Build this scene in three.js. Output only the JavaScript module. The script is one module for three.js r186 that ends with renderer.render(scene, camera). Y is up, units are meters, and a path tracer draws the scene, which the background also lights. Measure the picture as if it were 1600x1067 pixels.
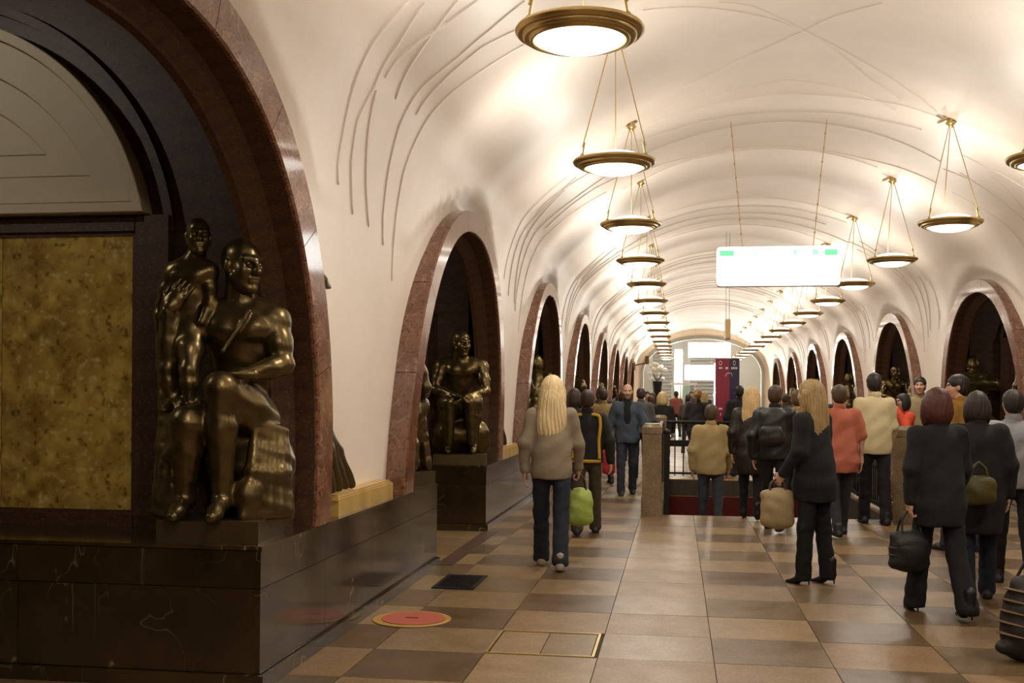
import * as THREE from 'three';
import { mergeGeometries, mergeVertices } from 'three/addons/utils/BufferGeometryUtils.js';
import { RoundedBoxGeometry } from 'three/addons/geometries/RoundedBoxGeometry.js';
import { RectAreaLightUniformsLib } from 'three/addons/lights/RectAreaLightUniformsLib.js';

// ------------------------------------------------------------------ camera, light, exposure
const scene = new THREE.Scene();
scene.background = new THREE.Color(0x000000);
const FOCAL = 1700;                                  // pixels of a 1600 x 1067 frame
const camera = new THREE.PerspectiveCamera(2 * Math.atan(533.5 / FOCAL) * 180 / Math.PI, 1600 / 1067, 0.05, 200);
camera.position.set(0, 1.53, 0);
camera.rotation.order = 'YXZ';
camera.rotation.set(0, Math.atan(257 / FOCAL), 0.4 * Math.PI / 180);
camera.setViewOffset(1600, 1067, 0, -85, 1600, 1067);   // rising lens: uprights stay upright
const renderer = new THREE.WebGLRenderer();
renderer.toneMapping = THREE.LinearToneMapping;
renderer.toneMappingExposure = 1.52;
renderer.shadowMap.enabled = true;
RectAreaLightUniformsLib.init();
const LAMP_COLOR = new THREE.Color().setRGB(1.0, 0.955, 0.86);
const LAMP_POWER = 2.35, LAMP_DOWN = 3.7;   // all round, and the brighter lower bowl

// ------------------------------------------------------------------ measures of the hall (metres; depth d runs along -z)
const XC = 1.24;                 // middle of the hall
const HALF = 3.36;               // plinth front from the middle
const PITCH = 6.75;
const pier = k => 7.47 + PITCH * k;
const arch = k => 4.095 + PITCH * k;
const PLINTH = 0.74;
const D0 = -8.3, D1 = 57;

// ------------------------------------------------------------------ small helpers
let seed = 7;
const rnd = () => { seed = (seed * 1664525 + 1013904223) >>> 0; return seed / 4294967296; };
const used = {};
const numbered = n => { const k = used[n] = (used[n] ?? -1) + 1; return k ? `${n}_${String(k).padStart(3, '0')}` : n; };
const shade = o => { o.traverse(c => { if (c.isMesh) { c.castShadow = true; c.receiveShadow = true; } }); return o; };
function thing(name, label, category, pos = [0, 0, 0], turn = 0, group) {
  const o = new THREE.Group(); o.name = numbered(name); o.position.set(...pos); o.rotation.y = turn;
  o.userData = { label, category }; if (group) o.userData.group = group;
  scene.add(o); return o;
}
function structure(name, label, geo, mat) {
  const o = geo ? new THREE.Mesh(geo, mat) : new THREE.Group(); o.name = name;
  o.userData = { label, kind: 'structure' }; scene.add(o); return o;
}
function part(name, geo, mat, parent, pos, label) {
  const m = new THREE.Mesh(geo, mat); m.name = name; m.castShadow = m.receiveShadow = true;
  if (pos) m.position.set(...pos); if (label) m.userData.label = label;
  parent.add(m); return m;
}
function boxG(w, h, d, x = 0, y = 0, z = 0, u0 = 0, v0 = 0) {          // box with uv in metres
  const g = new THREE.BoxGeometry(w, h, d), uv = g.attributes.uv, s = [[d, h], [d, h], [w, d], [w, d], [w, h], [w, h]];
  for (let i = 0; i < 24; i++) { const f = s[i >> 2]; uv.setXY(i, uv.getX(i) * f[0] + u0, uv.getY(i) * f[1] + v0); }
  return g.translate(x, y, z);
}
function tubeG(pts, r, seg = 6, n = 0) {
  const c = new THREE.CatmullRomCurve3(pts.map(p => new THREE.Vector3(...p)), false, 'catmullrom', 0.3);
  return new THREE.TubeGeometry(c, n || Math.max(2, pts.length * 4), r, seg, false);
}
function rod(a, b, r, seg = 6) {
  const A = new THREE.Vector3(...a), B = new THREE.Vector3(...b), L = A.distanceTo(B);
  const g = new THREE.CylinderGeometry(r, r, L, seg).translate(0, L / 2, 0);
  return g.applyQuaternion(new THREE.Quaternion().setFromUnitVectors(new THREE.Vector3(0, 1, 0), B.sub(A).normalize())).translate(...a);
}
const lathe = (pts, n = 40) => new THREE.LatheGeometry(pts.map(p => new THREE.Vector2(...p)), n);

// ------------------------------------------------------------------ procedural textures
function hash(x, y, s) { let h = (x * 374761393 + y * 668265263 + s * 974711) | 0; h = Math.imul(h ^ (h >>> 13), 1274126177); return ((h ^ (h >>> 16)) >>> 0) / 4294967296; }
function vnoise(x, y, per, s) {
  const xi = Math.floor(x), yi = Math.floor(y), fx = x - xi, fy = y - yi, m = n => ((n % per) + per) % per;
  const u = fx * fx * (3 - 2 * fx), v = fy * fy * (3 - 2 * fy);
  const a = hash(m(xi), m(yi), s), b = hash(m(xi + 1), m(yi), s), c = hash(m(xi), m(yi + 1), s), d = hash(m(xi + 1), m(yi + 1), s);
  return a + (b - a) * u + (c - a) * v + (a - b - c + d) * u * v;
}
function fbm(x, y, per, oct, s) { let r = 0, a = 0.5, t = 0; for (let o = 0; o < oct; o++) { r += a * vnoise(x, y, per, s + o); t += a; x *= 2; y *= 2; per *= 2; a *= 0.5; } return r / t; }
function texture(n, fn, metres, color = true) {
  const d = new Uint8Array(n * n * 4);
  for (let j = 0; j < n; j++) for (let i = 0; i < n; i++) {
    const c = fn(i / n, j / n), o = (j * n + i) * 4;
    for (let q = 0; q < 3; q++) d[o + q] = Math.max(0, Math.min(255, Math.round(c[q])));
    d[o + 3] = 255;
  }
  const t = new THREE.DataTexture(d, n, n, THREE.RGBAFormat);
  t.wrapS = t.wrapT = THREE.RepeatWrapping; t.magFilter = THREE.LinearFilter; t.minFilter = THREE.LinearMipmapLinearFilter; t.generateMipmaps = true;
  if (color) t.colorSpace = THREE.SRGBColorSpace;
  t.repeat.set(1 / metres, 1 / metres); t.needsUpdate = true; return t;
}
const mix = (a, b, t) => a.map((v, i) => v + (b[i] - v) * t);
const clamp01 = t => Math.max(0, Math.min(1, t));
const ridge = (x, y, per, oct, s) => 1 - Math.abs(2 * fbm(x, y, per, oct, s) - 1);
const texPlaster = texture(512, (u, v) => mix([224, 209, 193], [238, 224, 209], fbm(u * 6, v * 6, 6, 6, 11)), 3);
const texRed = texture(512, (u, v) => {
  const n = fbm(u * 8, v * 8, 8, 6, 21), sp = fbm(u * 60, v * 60, 60, 2, 25), vein = Math.pow(ridge(u * 4, v * 4, 4, 6, 31), 40);
  return mix(mix(mix([92, 58, 43], [142, 97, 74], n), [62, 37, 27], sp > 0.68 ? 0.6 : 0), [205, 170, 145], vein * 0.4);
}, 0.9);
const texBrown = texture(512, (u, v) => {
  const n = fbm(u * 6, v * 10, 2, 6, 41), sp = fbm(u * 70, v * 70, 70, 2, 45);
  return mix(mix([48, 28, 15], [88, 54, 30], n), [116, 80, 50], sp > 0.7 ? 0.5 : 0);
}, 0.8);
const texBlack = texture(1024, (u, v) => {
  const n = fbm(u * 5, v * 5, 5, 6, 51), wx = fbm(u * 4, v * 4, 4, 4, 57) * 0.6;
  const v1 = Math.pow(ridge((u + wx) * 3, v * 3, 3, 5, 61), 90) * clamp01(fbm(u * 3, v * 3, 3, 3, 66) * 3 - 1.1);
  const v2 = Math.pow(ridge(u * 7, (v + wx) * 2, 7, 4, 71), 120) * clamp01(fbm(u * 5, v * 5, 5, 3, 77) * 3.4 - 1.6);
  return mix(mix([34, 25, 13], [74, 57, 33], n), [186, 168, 138], clamp01(v1 * 0.8 + v2 * 0.5));
}, 1.7);
const texOnyx = texture(512, (u, v) => {
  const n = fbm(u * 9, v * 9, 9, 6, 81), m = fbm(u * 26, v * 26, 26, 4, 85), p = fbm(u * 4, v * 4, 4, 3, 89);
  let c = mix([140, 110, 42], [212, 176, 86], clamp01(n * 1.5 - 0.25)); c = mix(c, [214, 188, 124], clamp01(m * 4 - 2.45)); return mix(c, [86, 64, 26], clamp01(m * -4 + 1.5) * 0.8 + clamp01(p - 0.6));
}, 0.95);
const granite = (lo, hi, s) => texture(512, (u, v) => {
  const n = fbm(u * 5, v * 5, 5, 4, s), g = fbm(u * 120, v * 120, 120, 2, s + 5);
  return mix(mix(lo, hi, n), g > 0.6 ? [210, 188, 150] : [60, 48, 34], Math.abs(g - 0.55) * 0.8);
}, 0.8);
const texTileA = granite([123, 98, 65], [145, 118, 81], 101), texTileB = granite([89, 71, 47], [110, 89, 61], 131), texTileC = granite([110, 87, 58], [131, 105, 72], 151);
const texYellow = texture(256, (u, v) => mix([150, 118, 58], [206, 172, 104], fbm(u * 5, v * 5, 5, 6, 171)), 0.7);
const texScuff = texture(512, (u, v) => { const r = 126 + 60 * fbm(u * 6, v * 6, 6, 6, 181); return [r, r, r]; }, 1.3, false);

const std = (o) => new THREE.MeshStandardMaterial(o);
const M = {
  plaster: std({ map: texPlaster, roughness: 0.42 }),
  plasterPlain: std({ color: 0xe0cfb9, roughness: 0.5 }),
  lunette: std({ color: 0xc8b797, roughness: 0.6 }),
  red: new THREE.MeshPhysicalMaterial({ map: texRed, roughness: 0.1, ior: 1.75 }),
  brown: std({ map: texBrown, roughness: 0.5 }),
  black: std({ map: texBlack, roughness: 0.12 }),
  onyx: std({ map: texOnyx, roughness: 0.25 }),
  yellow: std({ map: texYellow, roughness: 0.35 }),
  bronze: std({ color: new THREE.Color().setRGB(0.13, 0.092, 0.04), metalness: 0.85, roughness: 0.3, vertexColors: true }),
  bronzePlain: std({ color: new THREE.Color().setRGB(0.11, 0.078, 0.034), metalness: 0.8, roughness: 0.42 }),
  brass: std({ color: new THREE.Color().setRGB(0.6, 0.45, 0.2), metalness: 1, roughness: 0.36 }),
  steel: std({ color: 0x8a857c, metalness: 0.9, roughness: 0.35 }),
  iron: std({ color: 0x1c1712, metalness: 0.5, roughness: 0.45 }),
  tile: [std({ map: texTileA, roughnessMap: texScuff, roughness: 0.62 }), std({ map: texTileA, color: 0xeae0d2, roughnessMap: texScuff, roughness: 0.7 }), std({ map: texTileC, roughnessMap: texScuff, roughness: 0.62 })],
  tileDark: [std({ map: texTileB, roughnessMap: texScuff, roughness: 0.55 }), std({ map: texTileB, color: 0xd8cdbd, roughnessMap: texScuff, roughness: 0.6 }), std({ map: texTileC, color: 0xc2b6a4, roughnessMap: texScuff, roughness: 0.55 })],
  mortar: std({ color: 0x3a2f22, roughness: 0.9 }),
  glow: std({ color: 0xfff6e6, roughness: 0.4, emissive: new THREE.Color().setRGB(1, 0.95, 0.86), emissiveIntensity: 2.2 }),
  white: std({ color: 0xe8e6de, roughness: 0.5 }),
  grey: std({ color: 0x8d8c86, roughness: 0.5, metalness: 0.3 }),
  rubber: std({ color: 0x15120f, roughness: 0.8 }),
};

// ------------------------------------------------------------------ vault: profile, lunettes over the arches
const VR = 4.3, VY = 0.75;
const profile = [];                                   // [angle, x, y] from crown to wall foot
for (let a = 0; a <= 45; a += 1.5) profile.push([a, VR * Math.sin(a * Math.PI / 180), VY + VR * Math.cos(a * Math.PI / 180)]);
{
  const p0 = [3.05, 3.78], p1 = [3.43, 3.4], p2 = [3.485, 1.85];
  for (let i = 1; i <= 24; i++) { const t = i / 24, x = (1 - t) ** 2 * p0[0] + 2 * t * (1 - t) * p1[0] + t * t * p2[0], y = (1 - t) ** 2 * p0[1] + 2 * t * (1 - t) * p1[1] + t * t * p2[1]; profile.push([Math.atan2(x, y - VY) * 180 / Math.PI, x, y]); }
  for (const y of [1.5, 1.2, 0.95, 0.742]) { const x = 3.53 - 0.045 * (y - PLINTH); profile.push([Math.atan2(x, y - VY) * 180 / Math.PI, x, y]); }
}
function onProfile(a) {
  a = Math.abs(a); let i = 1; while (i < profile.length - 1 && profile[i][0] < a) i++;
  const p = profile[i - 1], q = profile[i], t = clamp01((a - p[0]) / (q[0] - p[0]));
  return [p[1] + (q[1] - p[1]) * t, p[2] + (q[2] - p[2]) * t];
}
const wallPlane = y => 3.53 - 0.045 * (y - PLINTH) - 0.06 * clamp01((y - 2.1) / 1.3);
function vaultPoint(a, d, lift = 0) {                  // a: degrees from the crown, negative on the left
  let [x, y] = onProfile(a);
  const k = Math.round((d - arch(0)) / PITCH), dz = d - arch(k);
  const swell = 0.02 * Math.exp(-(((d - arch(k)) / 0.5 - (dz > 0 ? 4 : -4)) ** 2)) + 0.012 * Math.exp(-((dz / 0.4) ** 2));
  const sl = Math.abs(a) * Math.PI / 180; x -= Math.sin(sl) * (swell * (Math.abs(a) < 60 ? 1 : 0) + lift); y -= Math.cos(sl) * (Math.abs(a) < 60 ? swell : 0) + Math.cos(sl) * lift;
  const e = Math.sqrt((dz / 3.2) ** 2 + ((y - 1.1) / 2.3) ** 2), w = wallPlane(y) - Math.max(0, e - 1) * 2.6;
  if (y < 3.9 && x < w) x = w - lift;
  return [XC + Math.sign(a || 1) * x, y, -d];
}
{
  const A = []; for (let a = -91; a <= 91; a += 1) A.push(a);
  const Ds = []; for (let d = D0; d < 34; d += 0.1) Ds.push(d); for (let d = 34; d <= D1 + 0.01; d += 0.2) Ds.push(d);
  const pos = [], uv = [], idx = [[], [], []];
  for (const d of Ds) for (const a of A) { const p = vaultPoint(a, d); pos.push(...p); uv.push(d, a * 0.07); }
  const n = A.length;
  for (let i = 0; i < Ds.length - 1; i++) for (let j = 0; j < n - 1; j++) {
    const o = (i * n + j), c = [o, o + 1, o + n, o + n + 1];
    let hole = true;
    for (const q of c) {
      const y = pos[q * 3 + 1], d = -pos[q * 3 + 2], k = Math.round((d - arch(0)) / PITCH), dz = d - arch(k);
      if (Math.abs(A[j]) < 50 || k > 7 || Math.abs(dz / 2.34) ** 2.17 + Math.abs((y - PLINTH) / 2.53) ** 2.17 > 1) hole = false;
    }
    if (hole) continue;
    const which = A[j] < -46 ? 0 : A[j] >= 46 ? 2 : 1;
    idx[which].push(o, o + n, o + 1, o + 1, o + n, o + n + 1);
  }
  const base = new THREE.BufferGeometry();
  base.setAttribute('position', new THREE.Float32BufferAttribute(pos, 3)); base.setAttribute('uv', new THREE.Float32BufferAttribute(uv, 2));
  base.setIndex(idx.flat()); base.computeVertexNormals();
  const names = ['wall_left', 'ceiling', 'wall_right'], labels = ['cream plaster wall with lunettes over the left arches', 'cream plaster barrel vault over the whole hall', 'cream plaster wall with lunettes over the right arches'];
  const parts = idx.map((ix, w) => {
    const map = new Map(), P = [], N = [], U = [], I = [], nn = base.attributes.normal;
    for (const q of ix) { let r = map.get(q); if (r === undefined) { r = map.size; map.set(q, r); P.push(pos[q * 3], pos[q * 3 + 1], pos[q * 3 + 2]); N.push(nn.getX(q), nn.getY(q), nn.getZ(q)); U.push(uv[q * 2], uv[q * 2 + 1]); } I.push(r); }
    const g = new THREE.BufferGeometry(); g.setAttribute('position', new THREE.Float32BufferAttribute(P, 3)); g.setAttribute('normal', new THREE.Float32BufferAttribute(N, 3)); g.setAttribute('uv', new THREE.Float32BufferAttribute(U, 2)); g.setIndex(I);
    return shade(structure(names[w], labels[w], g, M.plaster));
  });
  // raised plaster seams that sweep over the vault
  function seam(list, width, lift) {
    const P = [], I = [], pts = []; 
    for (let i = 0; i < list.length - 1; i++) for (let s = 0; s < 6; s++) { const t = s / 6; pts.push([list[i][0] + (list[i + 1][0] - list[i][0]) * t, list[i][1] + (list[i + 1][1] - list[i][1]) * t]); }
    pts.push(list[list.length - 1]);
    pts.forEach((q, i) => {
      const a = pts[Math.max(0, i - 1)], b = pts[Math.min(pts.length - 1, i + 1)], ta = (b[0] - a[0]) * 0.07, td = b[1] - a[1], L = Math.hypot(ta, td) || 1, end = (i === 0 || i === pts.length - 1) ? 0.3 : 1;
      for (const [s, l] of [[-1, -0.012], [-0.45, lift], [0.45, lift], [1, -0.012]]) P.push(...vaultPoint(q[0] + s * width * end / 2 * td / L / 0.07, q[1] - s * width * end / 2 * ta / L, l));
      if (i) for (let s = 0; s < 3; s++) { const o = i * 4 + s; I.push(o - 4, o, o - 3, o - 3, o, o + 1); }
    });
    const g = new THREE.BufferGeometry(); g.setAttribute('position', new THREE.Float32BufferAttribute(P, 3)); g.setAttribute('uv', new THREE.Float32BufferAttribute(new Array(P.length / 3 * 2).fill(0).map((_, i) => i * 0.01), 2)); g.setIndex(I); g.computeVertexNormals(); return g;
  }
  const sweeps = [[[-42, 6.47], [-45.4, 6.49], [-49.6, 6.52], [-53.7, 6.59], [-56.4, 6.63], [-57.9, 6.71]], [[-41.1, 6.65], [-45.1, 6.83], [-49.1, 6.88], [-52.2, 6.8], [-55.5, 6.88], [-59.6, 7.1]], [[-40.4, 7.13], [-45.5, 6.99], [-47.7, 6.98]], [[-38.5, 6.98], [-42, 7.11], [-45.6, 7.24], [-48.3, 7.35]], [[-36.9, 7.19], [-40.5, 7.15], [-43, 7.07]], [[-49.1, 6.94], [-52.4, 7.07], [-56.1, 7.26], [-59.9, 7.5]], [[-32.9, 7.71], [-36.9, 7.75], [-41.2, 7.75], [-45.6, 7.66], [-49.8, 7.65], [-54.5, 7.73], [-58.2, 7.81], [-60.9, 7.92]], [[-34.6, 8.09], [-38.5, 7.92], [-42.5, 7.88], [-47.9, 7.88]], [[-34.7, 8.42], [-39.3, 8.3], [-43.3, 8.19], [-47.8, 8.15], [-53.2, 8.09], [-58, 8.15], [-64.1, 8.27]]];
  const crosses = [[[-21, 9.11], [-15.4, 9.49], [-9.5, 9.95], [-5.2, 10.3], [-0.9, 10.7], [7.9, 11.61], [16.2, 12.29], [21.9, 12.66]], [[-12, 9.58], [-8.2, 9.85], [-4.7, 10.26], [-0.9, 10.7], [4.2, 11.34], [10.8, 12.2], [16.5, 12.66]], [[-16.1, 11.93], [-10.7, 11.61], [-5.5, 11.17], [-0.9, 10.7], [2.3, 10.33], [7.1, 9.97]], [[-12.4, 12.61], [-6, 12.47], [-0.9, 12.33], [5.6, 12.52], [12.2, 12.8], [16.8, 13.04]]];
  for (let k = 0; k < 7; k++) for (const side of [-1, 1]) for (const l of sweeps) {
    const j = k ? (rnd() - 0.5) * 0.5 : 0, up = k ? rnd() * 8 : 0;
    const list = l.map(([a, d]) => [side * (k || side > 0 ? -1 : -1) * (k ? a + up * clamp01((a + 64) / 30) : a), d + PITCH * k + j]);
    if (k > 3 && rnd() < 0.3) continue;
    part('plaster_seam', seam(list.map(([a, d]) => [side < 0 ? -Math.abs(a) : Math.abs(a), d]), 0.05, 0.009), M.plaster, parts[1]);
  }
  for (const l of crosses) part('plaster_seam', seam(l, 0.035, 0.008), M.plaster, parts[1]);
  for (let k = 1; k < 6; k++) for (let q = 0; q < 5; q++) {
    const d = pier(k) - 1.6 + q * 0.75 + rnd() * 0.5, a0 = -34 + rnd() * 14, a1 = 20 + rnd() * 14, bow = (rnd() - 0.5) * 0.6, l = [];
    for (let i = 0; i <= 8; i++) { const t = i / 8; l.push([a0 + (a1 - a0) * t, d + bow * Math.sin(t * Math.PI) + (rnd() - 0.5) * 0.08]); }
    part('plaster_seam', seam(l, 0.045, 0.01), M.plaster, parts[1]);
  }
  // closing wall behind the camera
  shade(structure('wall_back', 'cream plaster wall closing the hall behind the viewer', boxG(18, 6, 0.3, XC, 2.6, -(D0 - 0.15)), M.plaster));
}

// ------------------------------------------------------------------ floor with stone tiles, stairwell opening
const HOLE = { x0: -0.18, x1: 2.66, d0: 14.28, d1: 20.6 };
{
  const mats = [], g = [];
  const slab = (x0, x1, d0, d1) => g.push(boxG(x1 - x0, 0.3, d1 - d0, (x0 + x1) / 2, -0.165, -(d0 + d1) / 2));
  slab(-7.5, HOLE.x0, D0, 66); slab(HOLE.x1, 10, D0, 66); slab(HOLE.x0, HOLE.x1, D0, HOLE.d0); slab(HOLE.x0, HOLE.x1, HOLE.d1, 66);
  const floor = shade(structure('floor', 'polished beige and grey checkered stone floor', mergeGeometries(g), M.mortar));
  const minus = (r) => {                                 // tile rectangle minus the stairwell
    const { x0, x1, d0, d1 } = r, h = HOLE;
    if (x1 <= h.x0 || x0 >= h.x1 || d1 <= h.d0 || d0 >= h.d1) return [r];
    const out = [];
    if (x0 < h.x0) out.push({ x0, x1: h.x0, d0, d1 }); if (x1 > h.x1) out.push({ x0: h.x1, x1, d0, d1 });
    const a = Math.max(x0, h.x0), b = Math.min(x1, h.x1);
    if (d0 < h.d0) out.push({ x0: a, x1: b, d0, d1: h.d0 }); if (d1 > h.d1) out.push({ x0: a, x1: b, d0: h.d1, d1 });
    return out.filter(q => q.x1 - q.x0 > 0.02 && q.d1 - q.d0 > 0.02);
  };
  const rest = new Map(), cache = new Map();
  const tileGeo = (w, d, v) => { const key = `${w.toFixed(3)} ${d.toFixed(3)} ${v}`; if (!cache.has(key)) cache.set(key, boxG(w, 0.024, d, 0, 0, 0, v * 0.31, v * 0.47)); return cache.get(key); };
  function lay(r, mat, single) {
    for (const q of minus(r)) {
      const w = q.x1 - q.x0 - 0.005, d = q.d1 - q.d0 - 0.005, cx = (q.x0 + q.x1) / 2, cz = -(q.d0 + q.d1) / 2, v = Math.floor(rnd() * 4), y = -0.012 + (rnd() - 0.5) * 0.0016;
      if (single) part('floor_tile', tileGeo(w, d, v), mat, floor, [cx, y, cz]);
      else { if (!rest.has(mat)) rest.set(mat, []); rest.get(mat).push(tileGeo(w, d, v).clone().translate(cx, y, cz)); }
    }
  }
  const T = 0.672, X0 = -1.118, R0 = 6.37, RT = 0.667;
  const xl = -2.12, xr = XC + HALF;
  for (let r = -20; r < 90; r++) for (let c = -2; c < 9; c++) {
    const x0 = Math.max(xl, X0 + c * T), x1 = Math.min(xr, X0 + (c + 1) * T), d0 = R0 + r * RT, d1 = d0 + RT;
    if (x1 - x0 < 0.03 || d1 > 65.5 || d0 < D0) continue;
    let dark = (((c + r) % 2) + 2) % 2 === 0; if (c === 1 || (c === 0 && r <= 0)) dark = false;
    const set = dark ? M.tileDark : M.tile, mat = set[Math.floor(rnd() * 3)];
    if (c === 0 && r === 0) continue;                   // the hatch lies here
    lay({ x0, x1, d0, d1 }, mat, d0 > 5 && d0 < 18.5);
  }
  for (let k = -1; k < 8; k++) for (const side of [-1, 1]) for (let i = 0; i < 5; i++) for (let j = 0; j < 4; j++) {
    const a = HALF + i * 0.85, x = side < 0 ? [XC - a - 0.85, XC - a] : [XC + a, XC + a + 0.85], d0 = arch(k) - 1.28 + j * 0.64;
    lay({ x0: x[0], x1: x[1], d0, d1: d0 + 0.64 }, M.tile[(i + j) % 3], false);
  }
  for (const [mat, list] of rest) { const m = part('floor_tiles', mergeGeometries(list), mat, floor); m.userData.kind = 'stuff'; }
  // dark granite edging where each passage meets the hall
  for (let k = 0; k < 8; k++) for (const side of [-1, 1]) part('threshold', boxG(0.16, 0.026, 2.5, 0, 0, 0), M.brown, floor, [XC + side * (HALF - 0.06), -0.0085, -arch(k)]);
  // hatch, red disc, drain
  const h = thing('floor_hatch', 'square stone floor hatch with a thin metal rim', 'hatch', [-0.79, 0, -6.69]);
  part('stone_lid', boxG(0.3, 0.022, 0.59), M.tile[0], h, [-0.155, -0.0105, 0]); part('stone_lid', boxG(0.3, 0.022, 0.59, 0, 0, 0, .4, .2), M.tile[2], h, [0.15, -0.0105, 0]);
  for (const [w, d, x, z] of [[0.64, 0.016, 0, 0.31], [0.64, 0.016, 0, -0.31], [0.016, 0.62, -0.32, 0], [0.016, 0.62, 0.316, 0]]) part('rim', boxG(w, 0.03, d), M.brass, h, [x, -0.009, z]);
  const disc = thing('floor_disc', 'round red disc with a pale ring set in the floor', 'floor disc', [-1.775, 0.0012, -7.24]);
  part('ring', lathe([[0, 0], [0.268, 0], [0.268, 0.004], [0.26, 0.006], [0.2, 0.006], [0, 0.006]], 48), std({ map: texYellow, color: 0xe8dcc0, roughness: 0.5 }), disc);
  part('red_plate', lathe([[0, 0.006], [0.218, 0.006], [0.215, 0.011], [0, 0.011]], 48), std({ color: 0xa8503c, roughness: 0.5 }), disc, [0.012, 0, 0]);
  part('slot', boxG(0.09, 0.003, 0.02), M.rubber, disc, [0, 0.0115, 0]);
}

// ------------------------------------------------------------------ arch frames
function sweepArch(profilePts, t0, t1, n, side, k, cap) {       // profile: [inset, depth] pairs, along the ellipse
  const P = [], U = [], I = [], m = profilePts.length; let len = [0];
  for (let j = 1; j < m; j++) len.push(len[j - 1] + Math.hypot(profilePts[j][0] - profilePts[j - 1][0], profilePts[j][1] - profilePts[j - 1][1]));
  for (let i = 0; i <= n; i++) {
    const t = t0 + (t1 - t0) * i / n, c = Math.sign(Math.cos(t)) * Math.abs(Math.cos(t)) ** (2 / 2.17), s = Math.abs(Math.sin(t)) ** (2 / 2.17);
    profilePts.forEach(([off, dep], j) => {
      const a = 2.43 - off * 0.84, b = 2.62 - off * 0.66, y = PLINTH + b * s, x = HALF - 0.045 * (y - PLINTH) + dep;
      P.push(XC + side * x, y, -(arch(k) + a * c)); U.push(len[j], t * 2.5);
    });
  }
  for (let i = 0; i < n; i++) for (let j = 0; j < m - 1; j++) { const o = i * m + j; I.push(o, o + 1, o + m, o + 1, o + m + 1, o + m); }
  if (cap) for (const o of [0, n * m]) for (let j = 1; j < m - 1; j++) I.push(o, o + j, o + j + 1);
  let g = new THREE.BufferGeometry(); g.setAttribute('position', new THREE.Float32BufferAttribute(P, 3)); g.setAttribute('uv', new THREE.Float32BufferAttribute(U, 2)); g.setIndex(I);
  g = g.toNonIndexed(); g.computeVertexNormals();
  return g;
}
let trimNo = 0;
for (const side of [-1, 1]) for (let k = -1; k < 8; k++) {
  const t = structure(`trim_${++trimNo}`, `${['red-brown marble arch frame', 'red-brown polished marble arch surround'][k & 1]} on the ${side < 0 ? 'left' : 'right'} wall`);
  const nv = k < 3 ? 9 : 7, seg = k < 2 ? 9 : 5;
  for (let v = 0; v < nv; v++) {
    const a = Math.PI * v / nv + (v ? 0.0012 : 0), b = Math.PI * (v + 1) / nv - (v < nv - 1 ? 0.0012 : 0);
    part('voussoir', sweepArch([[0.004, 0.2], [0, 0.19], [0, 0.012], [0.012, 0], [0.3, 0], [0.312, 0.012], [0.312, 0.03]], a, b, seg, side, k, true), M.red, t);
  }
  part('reveal', sweepArch([[0.31, 0.012], [0.32, 0.15]], 0, Math.PI, 60, side, k), M.brown, t);
  part('cove', sweepArch([[0.32, 0.148], [0.34, 0.18], [0.4, 0.25], [0.42, 0.26]], 0, Math.PI, 60, side, k), M.brown, t);
  part('inner_reveal', sweepArch([[0.42, 0.258], [0.43, 0.3]], 0, Math.PI, 60, side, k), M.brown, t);
  part('back_panel', sweepArch([[0.43, 0.3], [-0.9, 0.3]], 0, Math.PI, 60, side, k), M.brown, t);
}

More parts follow.
